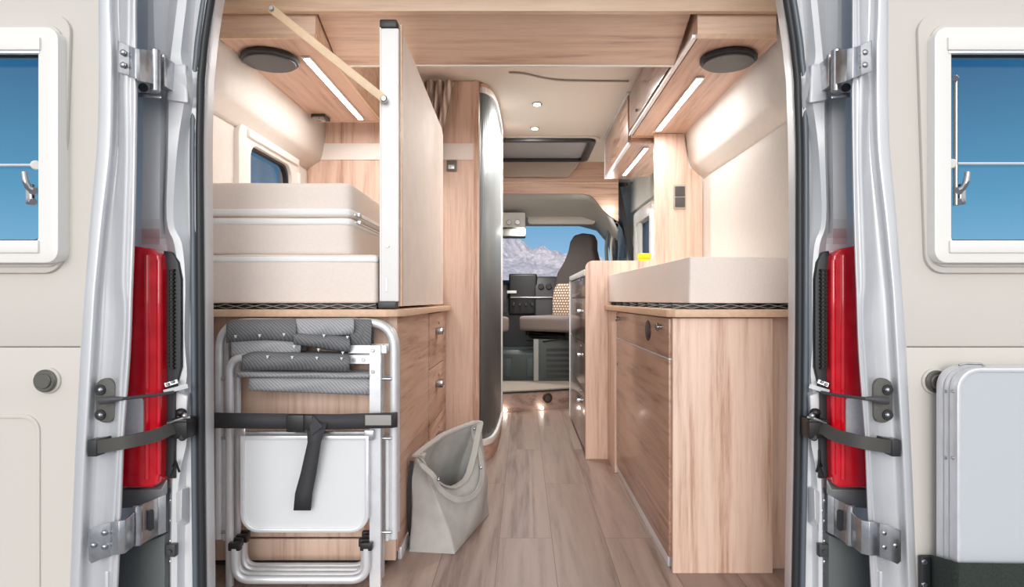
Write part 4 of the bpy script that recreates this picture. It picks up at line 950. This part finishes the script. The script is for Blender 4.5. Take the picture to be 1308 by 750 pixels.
# seats
def soft(mb, pts, plane, a0, a1, bev): mb.prism(pts, plane, a0, a1, bev, 4); return mb
def seat(lbl, loc, rz, grp='cab seats'):
    t = thing('captain_chair', lbl, 'seat', (0, 0, 0), grp)      # faces -Y in its own frame
    g = MB(); g.prism([(-.26, -.30), (.26, -.30), (.27, .20), (.22, .26), (-.22, .26), (-.27, .20)], 'xy', .425, .555, .04, 4); obj('cushion', g, seat_grey, t, smooth=60)
    out = [(-.24, .53), (-.26, .75), (-.235, .95), (-.17, 1.06), (-.135, 1.16), (-.125, 1.25), (-.09, 1.31), (0, 1.325), (.09, 1.31), (.125, 1.25), (.135, 1.16), (.17, 1.06), (.235, .95), (.26, .75), (.24, .53)]
    g = MB(); g.prism(out, 'xz', .22, .34, .035, 4)
    for v in g.bm.verts: v.co.y += (v.co.z-.53)*.18
    obj('backrest', g, seat_dark, t, smooth=60)
    inn = [(-.225, .55), (-.24, .70), (-.235, .80), (-.20, .85), (.20, .85), (.235, .80), (.24, .70), (.225, .55)]
    g = MB(); g.prism(inn, 'xz', .195, .24, .02, 3)
    for v in g.bm.verts: v.co.y += (v.co.z-.53)*.18
    lab(obj('woven_panel', g, seat_pattern, t, smooth=60), 'beige checked fabric panel')
    R = Matrix.Rotation(-rz, 3, 'Z')
    def unrot(g):
        for v in g.bm.verts: v.co = R @ v.co
        return g
    g = MB(); g.box(-.23, .23, -.20, .22, .0, .36, .01); bs = obj('pedestal', unrot(g), base_m, t)
    g = MB()
    for k in range(6): g.box(-.14, .20, -.206, -.198, .03+k*.045, .054+k*.045)
    for k in range(6): g.box(-.236, -.228, -.14, .18, .03+k*.045, .054+k*.045)
    obj_each('slot', unrot(g), blackp, bs)
    g = MB(); g.box(-.25, -.205, -.215, -.19, .0, .36, .008); lab(obj('side_rail', unrot(g), mat('rail_pale', srgb(150, 152, 148), .5), bs), 'pale grey rail')
    g = MB(); g.box(-.2, .2, -.22, .2, .37, .385, .004); g.tube([(-.22, -.22, .41), (.2, -.16, .38)], .008, 8); g.box(-.22, -.19, -.24, .2, .385, .425, .004); g.box(.19, .22, -.24, .2, .385, .425, .004); g.tube([(-.2, -.25, .34), (0, -.26, .34), (.18, -.25, .37)], .006, 8); g.box(-.2, .2, -.2, .2, .36, .375)
    obj('slide_frame', g, blackp, t)
    t.location = loc; t.rotation_euler = (0, 0, rz); return t
seat('dark high-backed passenger seat with a checked panel, turned towards the camera on the right', (.34, 5.58, .1685), math.radians(-35))
seat('dark high-backed driver seat half hidden behind the grey washroom cabin', (-.44, 5.50, .1685), math.radians(15))

g = MB(); g.prism([(5.40, .1685), (5.40, .40), (5.43, .43), (5.8, .43), (5.8, .1685)], 'yz', -.21, .105, .006); g.box(-.19, -.10, 5.392, 5.40, .20, .36, .002); g.box(.03, .09, 5.392, 5.40, .20, .36, .002)
tag(obj('storage_box', g, mat('box_dark_green', srgb(50, 60, 58), .45)), 'low dark grey-green box on the cab floor between the two seats', 'box')
l = bpy.data.lights.new('cab_fill', 'AREA'); l.size = .10; l.energy = 9; l.color = (1, .98, .95)  # added fill light that brightens the cab, hung beside the roof console
o = bpy.data.objects.new('cab_fill', l); COL.objects.link(o); o.location = (.0, 5.62, 1.52)
l = bpy.data.lights.new('cab_reading_light', 'POINT'); l.shadow_soft_size = .03; l.energy = .9; l.color = (1, .98, .95)
o = bpy.data.objects.new('cab_reading_light', l); COL.objects.link(o); o.location = (.72, 5.20, 1.60)
# ================================================================== folded camping chairs by the left cabinet
def fr_tube(g, pts, D, r, rad=.045, rect=False):
    g.tube(fillet([P(a, b, D) for a, b in pts], rad, 7), r, 12, rect=rect, up=(0, 1, 0))
D0 = 1.905
def chair(D0):
    base = Vector((X(390, D0), D0, .0))
    t = thing('folding_chair', 'x', 'folding chair', base, 'folded camping chairs')
    # back frame (wide outer hoop)
    g = MB(); fr_tube(g, [(280, 688), (280, 412), (503, 412), (503, 688)], D0+.012, (.010, .0125), .085); of = obj('back_frame', g, alu, t)
    g = MB(); g.tube([P(288, 558, D0+.014), P(288, 690, D0+.014)], (.008, .008), 10); g.tube([P(495, 558, D0+.014), P(495, 690, D0+.014)], (.008, .008), 10); obj('leg_sleeve', g, alu, of)
    # leg frame: two posts with rounded shoulder
    zf = .0015
    g = MB(); p = [P(293.5, 690, D0-.012), P(293.5, 457, D0-.012), P(330, 457, D0-.012)]; p[0].z = zf
    g.tube(fillet(p, .075, 7), (.010, .012), 12, up=(0, 1, 0)); obj('leg', g, alu, t)
    g = MB(); p = [P(480, 690, D0-.012), P(480, 441, D0-.012)]; p[0].z = zf; g.tube(p, (.010, .0165), rect=True, up=(0, 1, 0)); obj('leg', g, alu, t)
    g = MB(); g.tube([P(440, 459, D0-.018), P(487, 459, D0-.018)], (.006, .013), rect=True, up=(0, 1, 0)); g.tube([P(446, 446, D0-.006), P(494, 446, D0-.006)], (.006, .012), rect=True, up=(0, 1, 0)); br = obj('seat_bracket', g, alu, t)
    g = MB()
    for a, b in ((452, 460), (464, 460), (476, 475), (476, 448)): c = P(a, b, D0-.026); g.cyl(c, c+Vector((0, .008, 0)), .0055, 12, .001)
    obj_each('rivet', g, zinc, br)
    # floor rails
    for k in (0, 1):
        g = MB(); D = D0-.036+.030*k; p = [P(300+2*k, 690, D), P(300+2*k, 738, D), P(468-2*k, 738, D), P(468-2*k, 690, D)]
        for q in (1, 2): p[q].z = .030
        p[0].z = p[3].z = .125
        g.tube(fillet(p, .085, 8), (.0095, .0125), 12, up=(0, 1, 0)); rl = obj('floor_rail', g, alu, t)
        g = MB()
        for q in (0, 3): g.box(p[q].x-.018, p[q].x+.018, D-.008, D+.012, .118, .142, .004)
        obj_each('rail_cap', g, blackp, rl)
    # cross bolts
    g = MB()
    for b in (484, 560, 680):
        for a0_, a1_ in ((283, 296), (478, 500)): g.cyl(P(a0_, b, D0), P(a1_, b, D0), .0045, 10)
    g.tube([P(310, 570, D0-.01), P(309, 590, D0-.01), P(311, 640, D0-.01)], .003, 6)
    obj_each('pivot_bolt', g, zinc, t)
    # fabrics: top roll, seat roll, hanging flap
    def roll(pts_t, pts_b, D, dep, m, nm, fold=.004, lb=None):
        g = MB(); rows = []; n_ = 24
        for j in range(13):
            a = j/12*math.pi; v = (1-math.cos(a))/2; row = []
            for i in range(n_+1):
                u = i/n_; A = interp(pts_t, u); B = interp(pts_b, u); yy = A[1]+(B[1]-A[1])*v if 0 else None
                xx = A_x = pts_t[0][2]+(pts_t[-1][2]-pts_t[0][2])*u
                y_ = interp([(q[0], q[1]) for q in pts_t], u)*(1-v)+interp([(q[0], q[1]) for q in pts_b], u)*v
                row.append(P(xx, y_, D-dep*math.sin(a)-fold*math.sin(u*9+j*.5)*math.sin(a)))
            rows.append(row)
        g.grid(rows); o = obj(nm, g, m, t, smooth=70, mods=[('SOLIDIFY', dict(thickness=.003, offset=1))])
        if lb: lab(o, lb)
        return o
    def roll2(top, bot, x0, x1, D, dep, m, nm, fold=.003, lb=None):
        g = MB(); rows = []; n_ = 24
        for j in range(13):
            a = j/12*math.pi; v = (1-math.cos(a))/2; row = []
            for i in range(n_+1):
                u = i/n_; xx = x0+(x1-x0)*u; y_ = interp(top, u)*(1-v)+interp(bot, u)*v
                row.append(P(xx, y_, D-dep*math.sin(a)-fold*math.sin(u*11+j*.5)*math.sin(a)))
            rows.append(row)
        g.grid(rows); o = obj(nm, g, m, t, smooth=70, mods=[('SOLIDIFY', dict(thickness=.003, offset=1))])
        if lb: lab(o, lb)
        return o
    bf = roll2([(0, 412), (.1, 408), (1, 407)], [(0, 438), (.6, 434), (1, 437)], 289, 378, D0-.002, .030, dgrey_fab, 'back_fabric', lb='dark grey mesh fabric')
    roll2([(0, 407), (1, 406)], [(0, 433), (1, 428)], 374, 452, D0-.0, .024, grey_fab, 'fabric_fold', lb='lighter grey mesh fold')
    roll2([(0, 424), (1, 430)], [(0, 440), (.5, 446), (1, 451)], 375, 447, D0-.006, .030, dgrey_fab, 'fabric_fold', lb='dark grey rolled fold')
    roll2([(0, 407), (1, 408)], [(0, 442), (1, 442)], 448, 474, D0+.004, .018, dgrey_fab, 'fabric_sleeve')
    roll2([(0, 432), (1, 436)], [(0, 458), (1, 452)], 295, 384, D0+.002, .012, grey_fab, 'fabric_fold', lb='lighter grey hanging fabric')
    sf = roll2([(0, 454), (.1, 449), (1, 452)], [(0, 473), (.6, 473), (1, 475)], 309, 446, D0-.022, .034, dgrey_fab, 'seat_fabric', lb='dark grey mesh roll')
    roll2([(0, 474), (1, 476)], [(0, 482), (1, 484)], 302, 472, D0-.006, .018, grey_fab, 'fabric_fold', lb='lighter grey strip')
    roll2([(0, 482), (1, 482)], [(0, 499), (1, 505)], 318, 473, D0+.004, .016, grey_fab, 'seat_flap', lb='lighter grey hanging flap')
    g = MB(); wm = []
    for a, b, dd in ([(301+k*31, 430-k*1.2, D0-.030) for k in range(3)]+[(342+k*31.5, 456+k*.8, D0-.057) for k in range(4)]+[(414+k*30, 429+k*2, D0-.034) for k in range(2)]+[(376+k*31, 443+k*4, D0-.030) for k in range(3)]):
        c = P(a, b, dd); r_ = .0042
        g.prism([(c.x-r_, c.z+r_), (c.x+r_, c.z+r_), (c.x, c.z-r_*1.2)], 'xz', c.y-.003, c.y+.004)
    [lab(o_, 'tiny pale triangular print') for o_ in obj_each('fabric_mark', g, white_tray, t)] 
    return t
c1 = chair(D0); c1['label'] = 'front folded camping chair with white side tray, leaning by the left cabinet'
c2 = copy_tree(c1); c2.location = c2.location+Vector((-.006, .062, .0)); c2['label'] = 'rear folded camping chair, close behind the front one against the wood panel'
for ch in c2.children:
    pass
# side tray on the front chair
t = c1
Dt = D0-.034
g = MB(); a, b = X(309, Dt), X(472, Dt)
def tray_pts(inset):
    i = inset*Dt/F; x0, x1, z1, z0 = a+i, b-i, Z(556, Dt)-i, Z(679, Dt)+i; r = .055-i; out = [(x0, z1), (x1, z1)]
    for k in range(8): q = math.pi/2*k/7; out.append((x1-r+r*math.cos(q), z0+r-r*math.sin(q)))
    for k in range(8): q = math.pi/2*k/7; out.append((x0+r-r*math.sin(q), z0+r-r*math.cos(q)))
    return out
g.ring(tray_pts(0), tray_pts(5), 'xz', Dt-.012, Dt+.012, .003); tr = lab(obj('side_tray', g, alu, t), 'rounded aluminium tray rim')
g = MB(); g.prism(tray_pts(4), 'xz', Dt-.005, Dt+.006); lab(obj('tray_panel', g, white_tray, tr), 'plain white tray panel')
g = MB(); g.tube([P(308, 553, Dt), P(474, 553, Dt)], .006, 8); g.box(X(303, Dt), X(315, Dt), Dt-.01, Dt+.01, Z(560, Dt), Z(546, Dt), .003); g.box(X(466, Dt), X(478, Dt), Dt-.01, Dt+.01, Z(562, Dt), Z(549, Dt), .003); obj('tray_hinge', g, zinc, tr)
# strap round the chairs
t = thing('luggage_strap', 'dark grey webbing strap buckled round the folded chairs with its end hanging down', 'strap', P(390, 655, 1.842))
Ds = 1.842
g = MB(); g.tube([P(270, 537, 1.98), P(266, 538, 1.86), P(268, 538, Ds+.012), P(276, 537, Ds), P(380, 540, Ds-.004), P(430, 540, Ds-.004), P(500, 536, Ds), P(508, 536, Ds+.012), P(510, 536, 1.87), P(509, 536, 1.98)], (.002, .0225), rect=True, up=(0, 1, 0), smooth=3)
g = MB()
loop = [P(272, 537, 1.985), P(268, 537, 1.94), P(267, 537, Ds+.03), P(272, 537, Ds), P(330, 538, Ds-.002), P(430, 539, Ds-.002), P(500, 537, Ds), P(507, 536, Ds+.03), P(506, 536, 1.95), P(503, 536, 1.985)]
up = []; dn = []
hw = .0225
g.grid([[p+Vector((0, 0, hw)) for p in loop], [p-Vector((0, 0, hw)) for p in loop]])
obj('strap_band', g, webbing, t, mods=[('SOLIDIFY', dict(thickness=.004, offset=0))])
g = MB(); q = [P(398, 545, Ds-.022), P(410, 540, Ds-.016)]
tail = [(392, 418, 541, Ds-.012), (393, 410, 565, Ds-.016), (384, 404, 605, Ds-.008), (377, 399, 630, Ds-.002), (375, 397, 652, Ds+.004)]
rows = [[P(a_, y_, d_), P(b_, y_-(1 if 0 else 0), d_)] for a_, b_, y_, d_ in tail]
g.grid(rows); obj('strap_end', g, webbing, t, mods=[('SOLIDIFY', dict(thickness=.003, offset=0))])
g = MB(); g.hexa([P(a_, b_, d_) for a_, b_, d_ in ((392, 531, Ds-.012), (400, 531, Ds-.012), (400, 531, Ds-.006), (392, 531, Ds-.006), (398, 556, Ds-.020), (412, 545, Ds-.020), (412, 545, Ds-.010), (398, 556, Ds-.010))]); obj('strap_fold', g, webbing, t)
g = MB(); c = P(378, 540, Ds-.010); g.box(c.x-.026, c.x+.026, c.y-.010, c.y+.006, c.z-.027, c.z+.024, .005); g.box(c.x+.022, c.x+.050, c.y-.006, c.y+.004, c.z-.022, c.z+.022, .003); lab(obj('buckle', g, blackp, t), 'black plastic cam buckle')
g = MB(); g.box(X(467, Ds), X(500, Ds), Ds-.006, Ds-.001, Z(543, Ds), Z(530, Ds), .001); lab(obj('strap_label', g, mat('label_grey', srgb(160, 158, 154), .6), t), 'light grey sewn patch')

# ================================================================== tote bag
t = thing('tote_bag', 'grey canvas tote bag with an open top standing on the floor by the left drawers', 'bag', (-.27, 2.33, 0))
from mathutils import noise as N
FL, FRr, BR, BL = Vector((-.392, 2.15)), Vector((-.232, 2.13)), Vector((-.135, 2.53)), Vector((-.30, 2.56))
TL, TR = Vector((-.372, 2.20)), Vector((-.178, 2.50))
def bagring(v, inset=0.0):
    """closed loop of the bag wall at height fraction v"""
    ax = (TR-TL).normalized(); nrm = Vector((ax.y, -ax.x))
    topw = .052; mid = (TL+TR)/2
    out = []
    nseg = 12
    bc = [FL, FRr, BR, BL]
    tcn_ = [TL+nrm*-.012, TL+nrm*.016, TR+nrm*.014, TR-nrm*.012]
    e_ = v**1.35
    cs = [b_*(1-e_)+a_*e_ for b_, a_ in zip(bc, tcn_)]
    for k in range(4):
        A, B = cs[k], cs[(k+1) % 4]
        for i in range(nseg):
            u = i/nseg; p = A*(1-u)+B*u
            ed = (B-A); n2 = Vector((ed.y, -ed.x)).normalized()
            bul = math.sin(u*math.pi)
            if k == 1: p += n2*bul*(.030*math.sin(v*math.pi*.9)+.020*v)
            if k == 3: p += n2*bul*(.02+.02*v)
            if k == 0: p -= n2*bul*.022*v
            out.append(p)
    return out
g = MB(); rows = []
for j in range(25):
    v = j/24; r2 = bagring(v); row = []
    for i, p in enumerate(r2):
        k = i/len(r2)
        ztop = .318 if 0 else None
        # rim height rises from the near corner to the far one
        uu = max(0, min(1, ((p-TL).dot((TR-TL).normalized()))/(TR-TL).length))
        top = .312+.065*uu-(.17*math.sin(uu*math.pi)**.8 if 12 <= i < 24 else .0)
        z = .002+v*top
        w = N.noise(Vector((p.x*9, p.y*9, z*7)))*.014+N.noise(Vector((p.x*20, p.y*20, z*12)))*.009
        dirn = (p-Vector((-.265, 2.34))); dirn.normalize()
        row.append((p.x+dirn.x*w*min(1, v*4), p.y+dirn.y*w*min(1, v*4), z))
    rows.append(row)
g.grid(rows, closed=True)
bot = [v_ for v_ in g.bm.verts if v_.co.z < .0025]
g.face(bot[:48] if 0 else [v_ for v_ in list(g.bm.verts)[:48]])
body = obj('bag_body', g, canvas, t, smooth=60, mods=[('SOLIDIFY', dict(thickness=.003, offset=-1)), ('SUBSURF', dict(levels=1, render_levels=1))])
# turned rim strips and handles
g = MB(); g.tube([Vector(q) for q in rows[24]], (.0035, .012), rect=True, closed=True, up=(0, 0, 1)); g.bm.verts.ensure_lookup_table()
lab(obj('rim_binding', g, mat('bag_binding', srgb(186, 183, 178), .8), t), 'lighter stitched rim')
def handle(side):
    # loops hanging over the aisle-side face
    ax = (TR-TL).normalized(); nrm = Vector((ax.y, -ax.x))
    pts = []
    if side > 0:
        seq = [(534, 587, 2.19), (540, 596, 2.165), (553, 608, 2.16), (561, 624, 2.18), (578, 637, 2.21), (597, 637, 2.27), (610, 627, 2.33), (616, 606, 2.40), (613, 580, 2.44), (606, 558, 2.47), (605, 545, 2.49)]
    g = MB(); g.tube([P(*q) for q in seq], (.0032, .0095), rect=True, up=(.75, -.6, .2), smooth=5); return g
lab(obj('shoulder_handle', handle(1), canvas, t), 'long looped strap')
g = MB()
for q in ((560, 613, 2.15), (614, 598, 2.37), (606, 548, 2.46)): g.ball(P(*q), .0055, (1, .5, 1), 10)
obj_each('rivet', g, chrome, t)
g = MB(); g.tube([(-.390, 2.20, .30), (-.398, 2.19, .20), (-.397, 2.20, .06), (-.396, 2.26, .015)], (.003, .007), rect=True, smooth=4); obj('side_cord', g, webbing, t)

# ================================================================== folded camping table on the right door
t = thing('folded_table', 'folded grey camping table with rounded aluminium edges strapped to the right door', 'folding table', (1.25, 1.43, Z(760, 1.40)))
xl = X(1222, 1.40); zt_, zb_ = Z(470, 1.40), Z(775, 1.40)
def tp(i): return rrect(xl+i, xl+.56-i, zb_+i, zt_-i, .050-i*.8, 8)
g = MB(); g.ring(tp(0), tp(.010), 'xz', 1.398, 1.425, .003); obj('edge_frame', g, alu, t)
g = MB(); g.ring(tp(.001), tp(.012), 'xz', 1.429, 1.445, .003); g.ring(tp(.001), tp(.012), 'xz', 1.448, 1.472, .003); obj('rear_edge_frame', g, alu, t)
g = MB(); g.prism(tp(.008), 'xz', 1.402, 1.408); lab(obj('table_top', g, grey_table, t), 'smooth light grey table surface')
g = MB(); g.prism(tp(.011), 'xz', 1.41, 1.468); obj('core', g, darkgrey, t)
g = MB()
for y in (1.412, 1.437):
    for b in (500, 585): c = Vector((xl-.0005, y, Z(b, y))); g.cyl(c+Vector((-.003, 0, 0)), c+Vector((.002, 0, 0)), .004, 10)
g.tube([Vector((xl+.03, 1.436, zt_+.002)), Vector((xl+.045, 1.436, zt_+.006)), Vector((xl+.08, 1.436, zt_+.005)), Vector((xl+.09, 1.436, zt_))], .003, 8)
obj_each('rivet', g, zinc, t)
# holder strap
t = thing('table_holder', 'dark felt holder strap screwed to the right door, holding the folded table', 'holder', (1.2, 1.42, Z(790, 1.39)))
g = MB()
path = [(X(1178, 1.49), 1.497), (X(1190, 1.49), 1.490), (X(1199, 1.45), 1.455), (X(1212, 1.41), 1.405), (X(1226, 1.385), 1.388), (X(1300, 1.385), 1.386), (xl+.60, 1.386)]
tops = [709, 709, 711, 716, 719, 720, 721]
g.grid([[Vector((x, y, Z(tp_, y))) for (x, y), tp_ in zip(path, tops)], [Vector((x, y, Z(800, 1.40))) for x, y in path]])
obj('felt_band', g, felt, t, mods=[('SOLIDIFY', dict(thickness=.006, offset=0)), ('BEVEL', dict(width=.002, segments=2))])
g = MB(); a = P(1181, 730, 1.488); g.box(a.x-.012, a.x+.012, 1.482, 1.4955, Z(800, 1.488), Z(710, 1.488), .004); bp = obj('mounting_plate', g, rubber, t)
g = MB()
for b in (718, 747): c = P(1181, b, 1.480); g.cyl(c+Vector((0, -.003, 0)), c+Vector((0, .004, 0)), .006, 12, .001)
obj_each('screw', g, zinc, bp)
